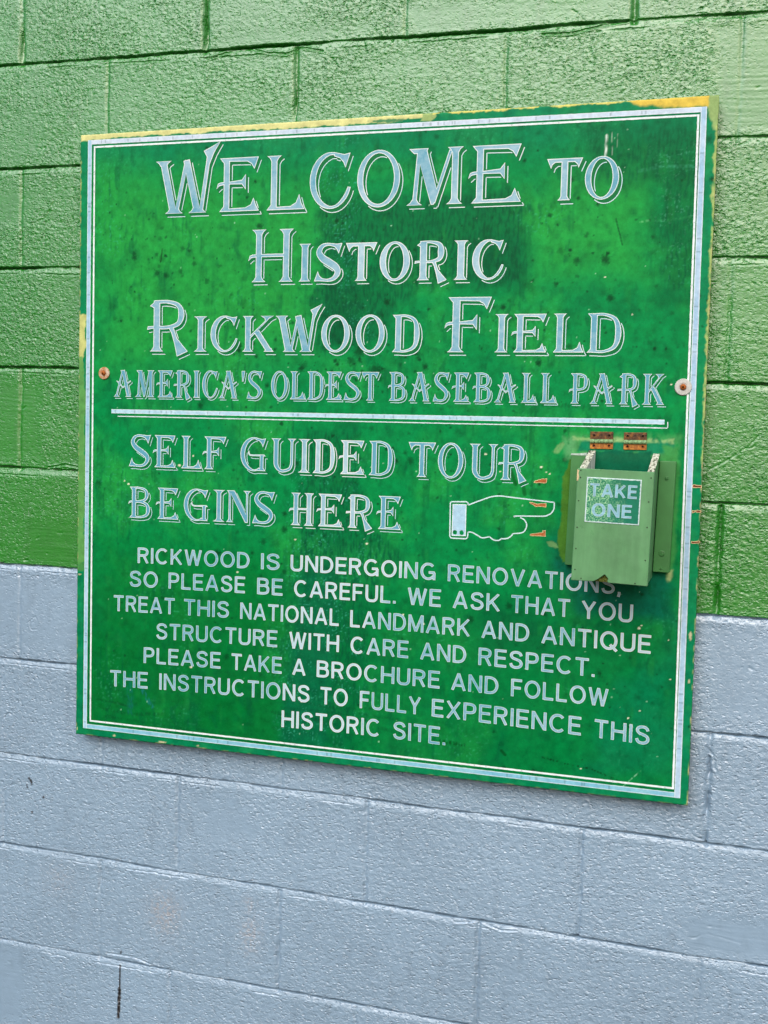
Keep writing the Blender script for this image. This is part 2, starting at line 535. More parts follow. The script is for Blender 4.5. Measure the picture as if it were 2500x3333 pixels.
# ------------------------------------------------------------------ lettering
def catmull(P, n=8):
    P = np.asarray(P, float)
    Q = np.vstack([2 * P[0] - P[1], P, 2 * P[-1] - P[-2]])
    out = []
    for i in range(1, len(Q) - 2):
        for k in range(n):
            t = k / n
            a, b, c, d = Q[i - 1], Q[i], Q[i + 1], Q[i + 2]
            out.append(0.5 * (2 * b + (c - a) * t + (2 * a - 5 * b + 4 * c - d) * t * t + (3 * b - a - 3 * c + d) * t ** 3))
    out.append(Q[-2])
    return np.array(out)

def ribbon(pts, hw):
    """quads along a path of points with a half-width each"""
    P = np.asarray(pts, float)
    hw = np.broadcast_to(np.asarray(hw, float), (len(P),))
    T = np.gradient(P, axis=0)
    T /= np.linalg.norm(T, axis=1)[:, None] + 1e-12
    N = np.stack([-T[:, 1], T[:, 0]], 1)
    L, R = P + N * hw[:, None], P - N * hw[:, None]
    return [[tuple(R[i]), tuple(R[i + 1]), tuple(L[i + 1]), tuple(L[i])] for i in range(len(P) - 1)]

def curve(pts, n=8):
    """smooth ribbon; pts rows are x, y, half-width"""
    q = catmull(pts, n)
    return ribbon(q[:, :2], np.maximum(q[:, 2], 0.004))

def bar(x0, y0, x1, y1, hw):
    return ribbon([(x0, y0), (x1, y1)], hw)

def rect(x0, y0, x1, y1):
    return [[(x0, y0), (x1, y0), (x1, y1), (x0, y1)]]

def serif(xc, y, hs, ext, up, left=True, right=True):
    """flared foot (up=1) or head (up=-1) on a stem of half-width hs"""
    k = 0.10 * up
    a = [(xc - hs, y + k)]
    if left:
        a += [(xc - hs - ext * 0.35, y + k * 0.45), (xc - hs - ext, y)]
    else:
        a += [(xc - hs, y)]
    if right:
        a += [(xc + hs + ext, y), (xc + hs + ext * 0.35, y + k * 0.45)]
    else:
        a += [(xc + hs, y)]
    a += [(xc + hs, y + k)]
    return [a]

def stem(xc, s, ext=0.085, y0=0.0, y1=1.0, tl=True, tr=True, bl=True, br=True):
    h = s / 2
    out = rect(xc - h, y0, xc + h, y1)
    out += serif(xc, y0, h, ext, 1, bl, br) + serif(xc, y1, h, ext, -1, tl, tr)
    return out

def swash(x, y, r=0.15, th=0.05):
    return [[(x + 0.02, y + th / 2), (x - 0.45 * r, y + th * 0.4), (x - 0.8 * r, y), (x - r, y - 0.10), (x - 0.6 * r, y - 0.045), (x + 0.02, y - th / 2)]]

def ring(cx, cy, rx, ry, tx, ty, a0=0, a1=360, n=44, taper=None):
    A = np.radians(np.linspace(a0, a1, n))
    q = []
    for k, a in enumerate(A):
        c, s = math.cos(a), math.sin(a)
        f = 1.0 if taper is None else taper(math.degrees(a))
        ox, oy = cx + rx * c, cy + ry * s
        ix, iy = cx + (rx - tx * f) * c, cy + (ry - ty * f) * s
        q.append(((ox, oy), (ix, iy)))
    return [[q[i][1], q[i][0], q[i + 1][0], q[i + 1][1]] for i in range(n - 1)]

def g_E(w, s, foot=True):
    e = 0.085
    x1 = w * 0.66
    o = rect(e, 0, e + s, 1) + [[(0, 1), (e, 0.9), (e + s, 0.9), (e + s, 1)]]
    o += [[(e, 1), (e, 0.935), (w - 0.25, 0.92), (w - 0.17, 0.875), (w - 0.105, 0.775), (w - 0.02, 1)]]
    o += [[(e, 0.555), (e, 0.508), (e + s, 0.508), (x1 - 0.08, 0.502), (x1, 0.40), (x1, 0.69), (x1 - 0.08, 0.585), (e + s, 0.558)]]
    o += swash(e, 0.53)
    if foot:
        o += [[(0, 0), (e + s, 0), (e + s, 0.1), (e, 0.1)]]
        o += [[(e, 0), (w, 0), (w - 0.06, 0.10), (w - 0.115, 0.245), (w - 0.17, 0.12), (w - 0.28, 0.066), (e, 0.055)]]
    else:
        o += serif(e + s / 2, 0, s / 2, e, 1)
    return o
def g_F(w, s): return g_E(w, s, False)
def g_L(w, s):
    e = 0.085
    return rect(e, 0, e + s, 1) + serif(e + s / 2, 1, s / 2, e, -1) + [[(0, 0), (e + s, 0), (e + s, 0.1), (e, 0.1)]] + \
        [[(e, 0), (w, 0), (w - 0.06, 0.11), (w - 0.11, 0.28), (w - 0.17, 0.13), (w - 0.28, 0.066), (e, 0.055)]]
def g_I(w, s): return stem(w / 2, min(s, w - 0.1), max(0.03, (w - min(s, w - 0.1)) / 2))
def g_T(w, s):
    c = w / 2
    return rect(c - s / 2, 0, c + s / 2, 0.98) + serif(c, 0, s / 2, 0.075, 1) + \
        [[(0, 1), (0.10, 0.76), (0.13, 0.85), (0.20, 0.905), (w - 0.20, 0.905), (w - 0.13, 0.85), (w - 0.10, 0.76), (w, 1)]]
def g_O(w, s): return ring(w / 2, 0.5, w / 2, 0.515, s * 0.95, 0.062)
def c_taper(a):
    a = a % 360
    return 0.30 + 0.70 * max(0.0, -math.cos(math.radians(a - 8))) ** 0.75 if 90 < a < 290 else 0.30
def c_arc(w, s, a1):
    cx, rx = 0.52 * w, 0.52 * w
    A = np.radians(np.linspace(62, a1, 46))
    q = []
    for a in A:
        c, n = math.cos(a), math.sin(a)
        th = 0.052 + (s * 1.0 - 0.052) * max(0.0, -math.cos(a)) ** 0.8
        if math.degrees(a) > 290:
            th = 0.052 + 0.02 * math.sin((math.degrees(a) - 290) / 60 * 3.14)
        o = np.array([cx + rx * c, 0.5 + 0.515 * n])
        d = np.array([c / rx, n / 0.515]); d /= np.linalg.norm(d)
        q.append((tuple(o), tuple(o - d * th)))
    return [[q[i][1], q[i][0], q[i + 1][0], q[i + 1][1]] for i in range(len(q) - 1)]
def c_top(w): return [[(0.60 * w, 1.012), (0.60 * w, 0.935), (0.74 * w, 0.90), (0.83 * w, 0.82), (0.885 * w, 0.72), (w, 0.99), (0.85 * w, 0.965)]]
def g_C(w, s): return c_arc(w, s, 345) + c_top(w)
def g_G(w, s):
    return c_arc(w, s, 300) + c_top(w) + rect(0.77 * w, 0.02, 0.77 * w + s * 0.8, 0.48) + \
        [[(0.62 * w, 0.0), (w, 0.0), (0.77 * w + s * 0.8, 0.09), (0.70 * w, 0.06)]] + \
        [[(0.42 * w, 0.445), (w * 1.0, 0.445), (w * 0.94, 0.50), (0.42 * w, 0.49)]] + \
        curve([(0.44 * w, 0.467, 0.024), (0.36 * w, 0.49, 0.024), (0.325 * w, 0.56, 0.02), (0.36 * w, 0.60, 0.012)])
def g_S(w, s):
    k = s / 0.18
    return curve([(0.76 * w, 0.92, 0.03), (0.52 * w, 0.975, 0.036), (0.28 * w, 0.93, 0.055 * k), (0.17 * w, 0.77, 0.080 * k), (0.30 * w, 0.61, 0.095 * k), (0.54 * w, 0.49, 0.10 * k),
                  (0.78 * w, 0.36, 0.095 * k), (0.84 * w, 0.22, 0.080 * k), (0.70 * w, 0.07, 0.055 * k), (0.45 * w, 0.025, 0.036), (0.22 * w, 0.06, 0.03)]) + \
        [[(0.55 * w, 1.008), (0.55 * w, 0.94), (0.72 * w, 0.90), (0.80 * w, 0.83), (0.87 * w, 0.72), (0.99 * w, 1.0), (0.80 * w, 0.985)]] + \
        [[(0.0, 0.0), (0.05 * w, 0.10), (0.13 * w, 0.27), (0.20 * w, 0.14), (0.30 * w, 0.08), (0.45 * w, 0.06), (0.45 * w, -0.01), (0.2 * w, 0.005)]]
def bowl(w, s, x, yt, yb, xr, thin=0.034):
    m = (yt + yb) / 2
    h = (yt - yb) / 2
    k = s * 0.47
    return curve([(x, yt, thin), (x + 0.45 * (xr - x), yt + 0.004, thin), (x + 0.80 * (xr - x), m + 0.72 * h, 0.7 * k), (xr - k, m, k), (x + 0.80 * (xr - x), m - 0.72 * h, 0.7 * k),
                  (x + 0.45 * (xr - x), yb - 0.004, thin), (x, yb, thin)])
def g_D(w, s):
    e = 0.085
    return rect(e, 0, e + s, 1) + [[(0, 1), (e, 0.9), (e + s, 0.9), (e + s, 1)], [(0, 0), (e + s, 0), (e + s, 0.1), (e, 0.1)]] + bowl(w, s, e, 0.966, 0.034, w)
def g_B(w, s):
    e = 0.085
    return rect(e, 0, e + s, 1) + [[(0, 1), (e, 0.9), (e + s, 0.9), (e + s, 1)], [(0, 0), (e + s, 0), (e + s, 0.1), (e, 0.1)]] + \
        bowl(w, s * 0.9, e, 0.966, 0.545, w * 0.92) + bowl(w, s, e, 0.515, 0.034, w) + swash(e, 0.53, 0.13)
def g_P(w, s):
    e = 0.085
    return rect(e, 0, e + s, 1) + [[(0, 1), (e, 0.9), (e + s, 0.9), (e + s, 1)]] + serif(e + s / 2, 0, s / 2, e * 0.9, 1) + \
        bowl(w, s, e, 0.966, 0.47, w) + swash(e, 0.47, 0.14)
def g_R(w, s):
    e = 0.085
    return rect(e, 0, e + s, 0.96) + [[(0, 0.90), (e, 0.86), (e + s, 0.86), (e + s, 0.99), (e + 0.02, 0.985), (0.05, 0.94)]] + serif(e + s / 2, 0, s / 2, e * 0.9, 1) + \
        bowl(w, s, e, 0.975, 0.48, w * 0.90) + [[(e, 0.505), (-0.045, 0.50), (-0.06, 0.43), (e, 0.455)]] + \
        [[(0.47 * w, 0.50), (0.61 * w, 0.50), (0.72 * w, 0.26), (w, 0.0), (0.72 * w, -0.10), (0.645 * w, 0.16), (0.57 * w, 0.36)]]
def g_A(w, s):
    return bar(0.50 * w, 1.0, 0.155 * w, 0.05, 0.034) + bar(0.53 * w, 1.0, 0.84 * w, 0.03, s * 0.52) + \
        [[(0.36 * w, 1), (0.42 * w, 0.93), (0.64 * w, 0.93), (0.60 * w, 1)]] + serif(0.155 * w, 0, 0.04, 0.09, 1) + serif(0.845 * w, 0, s * 0.5, 0.06, 1) + \
        ribbon([(0.14 * w, 0.60), (0.27 * w, 0.53), (0.52 * w, 0.35), (0.80 * w, 0.52), (0.98 * w, 0.60)], [0.012, 0.034, 0.034, 0.034, 0.02])
def g_K(w, s):
    e = 0.085
    return stem(e + s / 2, s, e) + [[(e + s - 0.02, 0.36), (e + s - 0.02, 0.45), (0.72 * w, 0.86), (0.70 * w, 0.93), (0.58 * w, 1.0), (w, 1.0), (0.86 * w, 0.93)]] + \
        bar(0.46 * w, 0.56, 0.84 * w, 0.05, s * 0.5) + serif(0.85 * w, 0, s * 0.5, 0.07, 1)
def g_M(w, s):
    return bar(0.22 * w, 0.97, 0.155 * w, 0.05, 0.038) + serif(0.155 * w, 0, 0.045, 0.10, 1) + [[(0.05 * w, 1), (0.13 * w, 0.91), (0.33 * w, 0.91), (0.37 * w, 1)]] + \
        [[(0.16 * w, 1.0), (0.34 * w, 1.0), (0.54 * w, 0.20), (0.48 * w, 0.0), (0.43 * w, 0.0)]] + bar(0.475 * w, 0.03, 0.74 * w, 0.95, 0.030) + \
        stem(0.815 * w, s, 0.085)
def g_N(w, s):
    return bar(0.13 * w, 0.0, 0.13 * w, 1.0, 0.036) + serif(0.13 * w, 0, 0.036, 0.09, 1) + serif(0.13 * w, 1, 0.036, 0.07, -1, True, False) + \
        [[(0.10 * w, 1.0), (0.10 * w + s * 1.25, 1.0), (0.87 * w, 0.18), (0.87 * w, 0.0), (0.78 * w, 0.0)]] + \
        bar(0.85 * w, 0.0, 0.85 * w, 1.0, 0.034) + serif(0.85 * w, 1, 0.034, 0.10, -1)
def g_U(w, s):
    xl, xr = 0.085 + s / 2, 0.86 * w
    return rect(xl - s / 2, 0.3, xl + s / 2, 1) + serif(xl, 1, s / 2, 0.085, -1) + rect(xr - 0.042, 0.3, xr + 0.042, 1) + serif(xr, 1, 0.042, 0.10, -1) + \
        curve([(xl, 0.34, s / 2), (xl + 0.015 * w, 0.20, s * 0.48), (xl + 0.12 * w, 0.075, s * 0.36), (0.50 * w, 0.025, 0.042), (xr - 0.10 * w, 0.09, 0.046), (xr - 0.01, 0.22, 0.044), (xr, 0.34, 0.042)])
def g_H(w, s):
    a, b = 0.085 + s / 2, w - 0.085 - s / 2
    return stem(a, s) + stem(b, s) + rect(a, 0.475, b, 0.535) + swash(a - s / 2, 0.505, 0.16, 0.055)
def g_W(w, s):
    k = w / 1.235
    h = s * 0.5
    o = bar(0.155, 0.97, 0.345, 0.03, h * 1.05) + serif(0.155, 1, h, 0.09, -1) + serif(0.365, 0, 0.085, 0.085, 1)
    o += bar(0.42, 0.06, 0.60, 1.0, 0.034) + bar(0.595, 1.0, 0.805, 0.03, h * 1.02) + serif(0.815, 0, 0.085, 0.085, 1)
    o += bar(0.885, 0.06, 1.0, 0.92, 0.036) + [[(0.964, 0.90), (1.036, 0.90), (1.12, 1.12), (1.235, 1.32), (1.06, 1.225), (0.92, 1.155), (0.98, 1.04)]]
    return [[(x * k, y) for x, y in p] for p in o]
def g_q(w, s): return [[(0.0, 1.0), (0.03, 0.62), (0.08, 0.62), (w, 1.0)]]
FANCY = dict(E=g_E, F=g_F, L=g_L, I=g_I, T=g_T, O=g_O, C=g_C, G=g_G, S=g_S, D=g_D, B=g_B, P=g_P, R=g_R, A=g_A, K=g_K, M=g_M, N=g_N, U=g_U, H=g_H, W=g_W)
FANCY["'"] = g_q

# plain capitals: (width, strokes)
def s_ring(w, a0=0, a1=360):
    A = np.radians(np.linspace(a0, a1, 30))
    return [(w / 2 + (w / 2 - 0.065) * math.cos(a), 0.5 + 0.445 * math.sin(a)) for a in A]
SANS = dict(
    I=(0.13, [[(0.065, 0), (0.065, 1)]]),
    R=(0.70, [[(0.065, 0), (0.065, 1)], 'c', [(0.065, 0.935), (0.38, 0.935), (0.56, 0.87), (0.61, 0.73), (0.56, 0.57), (0.38, 0.50), (0.065, 0.50)], [(0.38, 0.50), (0.63, 0.0)]]),
    P=(0.66, [[(0.065, 0), (0.065, 1)], 'c', [(0.065, 0.935), (0.36, 0.935), (0.54, 0.87), (0.59, 0.70), (0.54, 0.53), (0.36, 0.46), (0.065, 0.46)]]),
    B=(0.70, [[(0.065, 0), (0.065, 1)], 'c', [(0.065, 0.935), (0.36, 0.935), (0.54, 0.88), (0.58, 0.74), (0.53, 0.60), (0.36, 0.54), (0.065, 0.54)],
              'c', [(0.065, 0.54), (0.40, 0.54), (0.58, 0.46), (0.63, 0.30), (0.58, 0.14), (0.40, 0.065), (0.065, 0.065)]]),
    D=(0.74, [[(0.065, 0), (0.065, 1)], 'c', [(0.065, 0.935), (0.32, 0.935), (0.54, 0.84), (0.66, 0.62), (0.66, 0.38), (0.54, 0.16), (0.32, 0.065), (0.065, 0.065)]]),
    C=(0.80, [s_ring(0.84, 45, 315)]), G=(0.84, [s_ring(0.86, 45, 322), [(0.46, 0.44), (0.80, 0.44)], [(0.765, 0.44), (0.765, 0.0)]]),
    O=(0.86, [s_ring(0.86)]), Q=(0.86, [s_ring(0.86), [(0.50, 0.28), (0.84, -0.06)]]),
    K=(0.72, [[(0.065, 0), (0.065, 1)], [(0.065, 0.34), (0.64, 1.0)], [(0.26, 0.56), (0.66, 0.0)]]),
    W=(1.06, [[(0.06, 1), (0.29, 0)], [(0.29, 0), (0.53, 1)], [(0.53, 1), (0.77, 0)], [(0.77, 0), (1.0, 1)]]),
    S=(0.70, ['c', [(0.62, 0.74), (0.55, 0.88), (0.36, 0.94), (0.16, 0.88), (0.09, 0.74), (0.17, 0.60), (0.36, 0.53), (0.56, 0.44), (0.63, 0.27), (0.54, 0.12), (0.34, 0.06), (0.14, 0.12), (0.065, 0.28)]]),
    U=(0.72, [[(0.065, 1), (0.065, 0.34)], 'c', [(0.065, 0.38), (0.085, 0.20), (0.20, 0.08), (0.36, 0.06), (0.52, 0.08), (0.635, 0.20), (0.655, 0.38)], [(0.655, 0.34), (0.655, 1)]]),
    N=(0.74, [[(0.065, 0), (0.065, 1)], [(0.075, 1), (0.665, 0)], [(0.675, 0), (0.675, 1)]]),
    E=(0.62, [[(0.065, 0), (0.065, 1)], [(0.065, 0.938), (0.62, 0.938)], [(0.065, 0.52), (0.57, 0.52)], [(0.065, 0.062), (0.62, 0.062)]]),
    F=(0.60, [[(0.065, 0), (0.065, 1)], [(0.065, 0.938), (0.60, 0.938)], [(0.065, 0.50), (0.54, 0.50)]]),
    L=(0.58, [[(0.065, 0), (0.065, 1)], [(0.065, 0.062), (0.58, 0.062)]]),
    T=(0.68, [[(0.34, 0), (0.34, 1)], [(0.0, 0.938), (0.68, 0.938)]]),
    H=(0.74, [[(0.065, 0), (0.065, 1)], [(0.675, 0), (0.675, 1)], [(0.065, 0.51), (0.675, 0.51)]]),
    A=(0.80, [[(0.06, 0), (0.40, 1)], [(0.74, 0), (0.40, 1)], [(0.16, 0.30), (0.64, 0.30)]]),
    V=(0.78, [[(0.06, 1), (0.39, 0)], [(0.72, 1), (0.39, 0)]]),
    M=(0.88, [[(0.065, 0), (0.065, 1)], [(0.075, 1), (0.44, 0.05)], [(0.805, 1), (0.44, 0.05)], [(0.815, 0), (0.815, 1)]]),
    Y=(0.74, [[(0.06, 1), (0.37, 0.45)], [(0.68, 1), (0.37, 0.45)], [(0.37, 0), (0.37, 0.48)]]),
    X=(0.74, [[(0.06, 1), (0.68, 0)], [(0.68, 1), (0.06, 0)]]),
)
SANS['.'] = (0.15, [[(0.075, 0), (0.075, 0.15)]])
SANS[','] = (0.16, [[(0.085, -0.02), (0.085, 0.14)], [(0.085, 0.02), (0.04, -0.14)]])

def sans_polys(ch, th=0.075):
    w, st = SANS[ch]
    o, sm = [], False
    for s in st:
        if s == 'c':
            sm = True
            continue
        p = catmull(s, 5) if sm else np.array(s, float)
        o += ribbon(p, th)
        # square joins between the pieces of a bent stroke
        sm = False
    # clip diagonals to the cap lines
    return w, [[(x, min(max(y, -0.2 if ch in ',Q' else -0.012), 1.012)) for x, y in p] for p in o]

def union(polys):
    """triangulated union of overlapping polygons -> verts, tris, boundary loops (counter-clockwise outside)"""
    vs, fs = [], []
    for p in polys:
        a = sum(p[i][0] * p[(i + 1) % len(p)][1] - p[(i + 1) % len(p)][0] * p[i][1] for i in range(len(p)))
        if abs(a) < 1e-9:
            continue
        q = p if a > 0 else p[::-1]
        fs.append(list(range(len(vs), len(vs) + len(q))))
        vs += [Vector(c) for c in q]
    V, _, F, _, _, of = delaunay_2d_cdt(vs, [], fs, 0, 1e-5)
    V = np.array([(v.x, v.y) for v in V])
    T = []
    for f, o in zip(F, of):
        if len(o) == 0:
            continue
        f = list(f)
        a = sum(V[f[i]][0] * V[f[(i + 1) % len(f)]][1] - V[f[(i + 1) % len(f)]][0] * V[f[i]][1] for i in range(len(f)))
        T.append(f if a > 0 else f[::-1])
    E = {}
    for f in T:
        for i in range(len(f)):
            E[(f[i], f[(i + 1) % len(f)])] = 1
    nxt = {}
    for a, b in E:
        if (b, a) not in E:
            nxt.setdefault(a, []).append(b)
    loops = []
    while nxt:
        a = next(iter(nxt))
        lp = [a]
        b = nxt[a].pop()
        if not nxt[a]:
            del nxt[a]
        while b != lp[0] and b in nxt:
            lp.append(b)
            c = nxt[b].pop()
            if not nxt[b]:
                del nxt[b]
            b = c
        pts = V[lp]
        keep = [0]
        for i in range(1, len(pts)):
            if np.hypot(*(pts[i] - pts[keep[-1]])) > 0.004:
                keep.append(i)
        if len(keep) > 3:
            loops.append(pts[keep])
    return V, T, loops

class Buf:
    """collects flat paint shapes lying on a board: points are (u, v) plus a height off the face"""
    def __init__(s):
        s.v, s.f, s.m, s.c = [], [], [], []
        s.shift = 0.0
    def add(s, P, F, h, m, tint=None):
        b = len(s.v)
        P = np.asarray(P, float)
        s.v += [(p[0], -BT - h, p[1]) for p in P]
        s.f += [[b + i for i in f] for f in F]
        s.m += [m] * len(F)
        t = s.tint(P[:, 0], P[:, 1]) if tint is None else tint
        s.c += np.broadcast_to(t, (len(P), 3)).tolist()
    def tint(s, u, v):
        return np.clip(fade(u, v) + s.shift, 0, 1)[:, None] * np.ones(3)

def inset_strip(loop, wd):
    n = len(loop)
    d = np.roll(loop, -1, 0) - loop
    d /= np.linalg.norm(d, axis=1)[:, None] + 1e-12
    N = np.stack([-d[:, 1], d[:, 0]], 1)       # points inwards for a counter-clockwise rim
    Np = np.roll(N, 1, 0)
    m = N + Np
    m /= np.maximum((m * N).sum(1), 0.35)[:, None] + 1e-9
    inner = loop + np.clip(m, -2, 2) * wd
    P = np.vstack([loop, inner])
    F = [[i, (i + 1) % n, n + (i + 1) % n, n + i] for i in range(n)]
    return P, F

def fade(u, v):
    """0 = blue-grey weathered lettering, 1 = chalk-white lettering"""
    g = 0.42 + 0.5 * fbm(u * 9, v * 9, 3)
    for poly, k in ((DARK_COL, 0.55), ([(0.99, 0.40), (1.19, 0.40), (1.21, 0.19), (1.08, 0.24)], 0.8), (DARK_MID, 0.18)):
        g = g + k * (1 - sstep(-0.02, 0.03, pdist(poly, u, v)))
    return np.clip(g, 0, 1)
DARK_MID = [(0.5205, 1.0788), (0.6119, 1.0669), (0.6888, 1.0723), (0.8711, 1.0815), (0.9106, 1.0584), (0.9042, 0.9236), (0.8263, 0.9085), (0.7632, 0.9151), (0.6938, 0.8938),
            (0.6127, 0.8039), (0.5211, 0.7923), (0.5003, 0.8848), (0.5235, 0.9533)]
DARK_COL = [(0.4934, 0.6408), (0.6048, 0.6433), (0.6215, 0.4702), (0.70, 0.4189), (0.6322, 0.2956), (0.6081, 0.0327), (0.4494, 0.0277), (0.4811, 0.3446)]

LINES = json.loads('''[[["W",0.1696,0.309,1.0579,0.1016],
["E",0.3083,0.3914,1.0575,0.1016],
["L",0.407,0.4846,1.0571,0.1016],
["C",0.4945,0.5743,1.0568,0.1016],
["O",0.5888,0.6717,1.0564,0.1016],
["M",0.6823,0.7963,1.056,0.1016],
["E",0.8066,0.8972,1.0555,0.1016],
["T",0.9419,1.0046,1.055,0.0725],
["O",1.0091,1.0678,1.0548,0.0725]],[["H",0.3786,0.4642,0.9221,0.099],
["I",0.4761,0.4996,0.9217,0.0703],
["S",0.5071,0.5628,0.9214,0.0703],
["T",0.5696,0.6309,0.921,0.0703],
["O",0.6365,0.6948,0.9205,0.0703],
["R",0.7078,0.7652,0.9201,0.0703],
["I",0.778,0.804,0.9198,0.0703],
["C",0.8119,0.8685,0.9195,0.0703]],[["R",0.161,0.245,0.7895,0.0993],
["I",0.2579,0.286,0.7894,0.0682],
["C",0.294,0.3501,0.7894,0.0682],
["K",0.3618,0.4269,0.7894,0.0682],
["W",0.4315,0.5254,0.7893,0.0682],
["O",0.5243,0.5811,0.7893,0.0682],
["O",0.5928,0.6496,0.7893,0.0682],
["D",0.6647,0.7171,0.7892,0.0682],
["F",0.7702,0.8523,0.7892,0.0993],
["I",0.8579,0.882,0.7891,0.0682],
["E",0.8922,0.9518,0.7891,0.0682],
["L",0.9634,1.0178,0.7891,0.0682],
["D",1.0233,1.0821,0.789,0.0682]],[["A",0.0822,0.1205,0.699,0.053],
["M",0.1305,0.1723,0.699,0.053],
["E",0.1802,0.2136,0.699,0.053],
["R",0.2187,0.2526,0.699,0.053],
["I",0.2584,0.2712,0.699,0.053],
["C",0.2777,0.3103,0.699,0.053],
["A",0.3141,0.352,0.699,0.053],
["'",0.3615,0.369,0.6991,0.053],
["S",0.3728,0.4045,0.6991,0.053],
["O",0.4238,0.4581,0.6991,0.053],
["L",0.4629,0.4946,0.6991,0.053],
["D",0.4982,0.5307,0.6991,0.053],
["E",0.5368,0.5682,0.6991,0.053],
["S",0.5718,0.6054,0.6991,0.053],
["T",0.6064,0.6414,0.6991,0.053],
["B",0.661,0.6929,0.6992,0.053],
["A",0.7001,0.7385,0.6992,0.053],
["S",0.7457,0.7761,0.6992,0.053],
["E",0.7843,0.8139,0.6992,0.053],
["B",0.8221,0.8536,0.6992,0.053],
["A",0.861,0.8998,0.6992,0.053],
["L",0.9095,0.9367,0.6993,0.053],
["L",0.9438,0.9728,0.6993,0.053],
["P",0.9974,1.0271,0.6993,0.053],
["A",1.0323,1.0709,0.6993,0.053],
["R",1.0822,1.1151,0.6993,0.053],
["K",1.1219,1.1581,0.6993,0.053]],[["S",0.1176,0.1669,0.5599,0.0639],
["E",0.1748,0.2222,0.5599,0.0639],
["L",0.234,0.2787,0.5598,0.0639],
["F",0.2845,0.3324,0.5598,0.0639],
["G",0.3621,0.4153,0.5598,0.0639],
["U",0.4265,0.4763,0.5597,0.0639],
["I",0.4829,0.5074,0.5597,0.0639],
["D",0.5128,0.5571,0.5597,0.0639],
["E",0.5686,0.6165,0.5596,0.0639],
["D",0.6253,0.6717,0.5596,0.0639],
["T",0.702,0.7544,0.5596,0.0639],
["O",0.759,0.8068,0.5595,0.0639],
["U",0.8181,0.8691,0.5595,0.0639],
["R",0.8758,0.9241,0.5595,0.0639]],[["B",0.1201,0.1663,0.4566,0.0622],
["E",0.1831,0.2297,0.4569,0.0622],
["G",0.2415,0.294,0.4572,0.0622],
["I",0.3048,0.3305,0.4574,0.0622],
["N",0.3343,0.3855,0.4576,0.0622],
["S",0.3893,0.4361,0.4578,0.0622],
["H",0.4701,0.5169,0.4582,0.0622],
["E",0.5261,0.5746,0.4584,0.0622],
["R",0.5854,0.6349,0.4587,0.0622],
["E",0.6463,0.6908,0.459,0.0622]]]''')
WORDS = json.loads('''[[[-0.01982,0.02377,0.36238],0.0311,[["RICKWOOD",0.1401,0.3849],
["IS",0.4101,0.4486],
["UNDERGOING",0.4719,0.7605],
["RENOVATIONS,",0.7844,1.0987]]],[[-0.01493,0.018,0.31481],0.0318,[["SO",0.1225,0.1856],
["PLEASE",0.2103,0.3764],
["BE",0.4029,0.456],
["CAREFUL.",0.4804,0.6849],
["WE",0.7086,0.7721],
["ASK",0.7956,0.8834],
["THAT",0.9043,1.0106],
["YOU",1.0317,1.1211]]],[[-0.01966,0.0239,0.26218],0.0321,[["TREAT",0.0864,0.2242],
["THIS",0.2451,0.343],
["NATIONAL",0.3678,0.5727],
["LANDMARK",0.5961,0.8288],
["AND",0.8514,0.9386],
["ANTIQUE",0.9618,1.1544]]],[[-0.02794,0.03451,0.20835],0.032,[["STRUCTURE",0.1843,0.4469],
["WITH",0.4723,0.574],
["CARE",0.5981,0.7121],
["AND",0.7361,0.8231],
["RESPECT.",0.8471,1.0589]]],[[-0.0235,0.02835,0.15883],0.0319,[["PLEASE",0.1565,0.3268],
["TAKE",0.3507,0.4574],
["A",0.4801,0.5067],
["BROCHURE",0.5306,0.7744],
["AND",0.7973,0.8852],
["FOLLOW",0.9095,1.0841]]],[[-0.03594,0.03733,0.10552],0.0329,[["THE",0.0799,0.1657],
["INSTRUCTIONS",0.1926,0.5163],
["TO",0.5391,0.5943],
["FULLY",0.6194,0.7391],
["EXPERIENCE",0.7614,1.0382],
["THIS",1.0625,1.1585]]],[[-0.07601,0.09171,0.03568],0.0329,[["HISTORIC",0.4597,0.6609],
["SITE.",0.6872,0.7887]]]]''')
# per line: stem of the tall capitals, stem of the small ones, shadow shift in metres, half-width of the shadow line
STYLE = [(0.120, 0.16, 0.0055, -0.0066, 0.00075), (0.125, 0.185, 0.0048, -0.0054, 0.0007), (0.140, 0.165, 0.0048, -0.0056, 0.0007),
         (0.130, 0.130, 0.0031, -0.0034, 0.0006), (0.150, 0.15, 0.0042, -0.0048, 0.0006), (0.150, 0.15, 0.0042, -0.0048, 0.0006)]

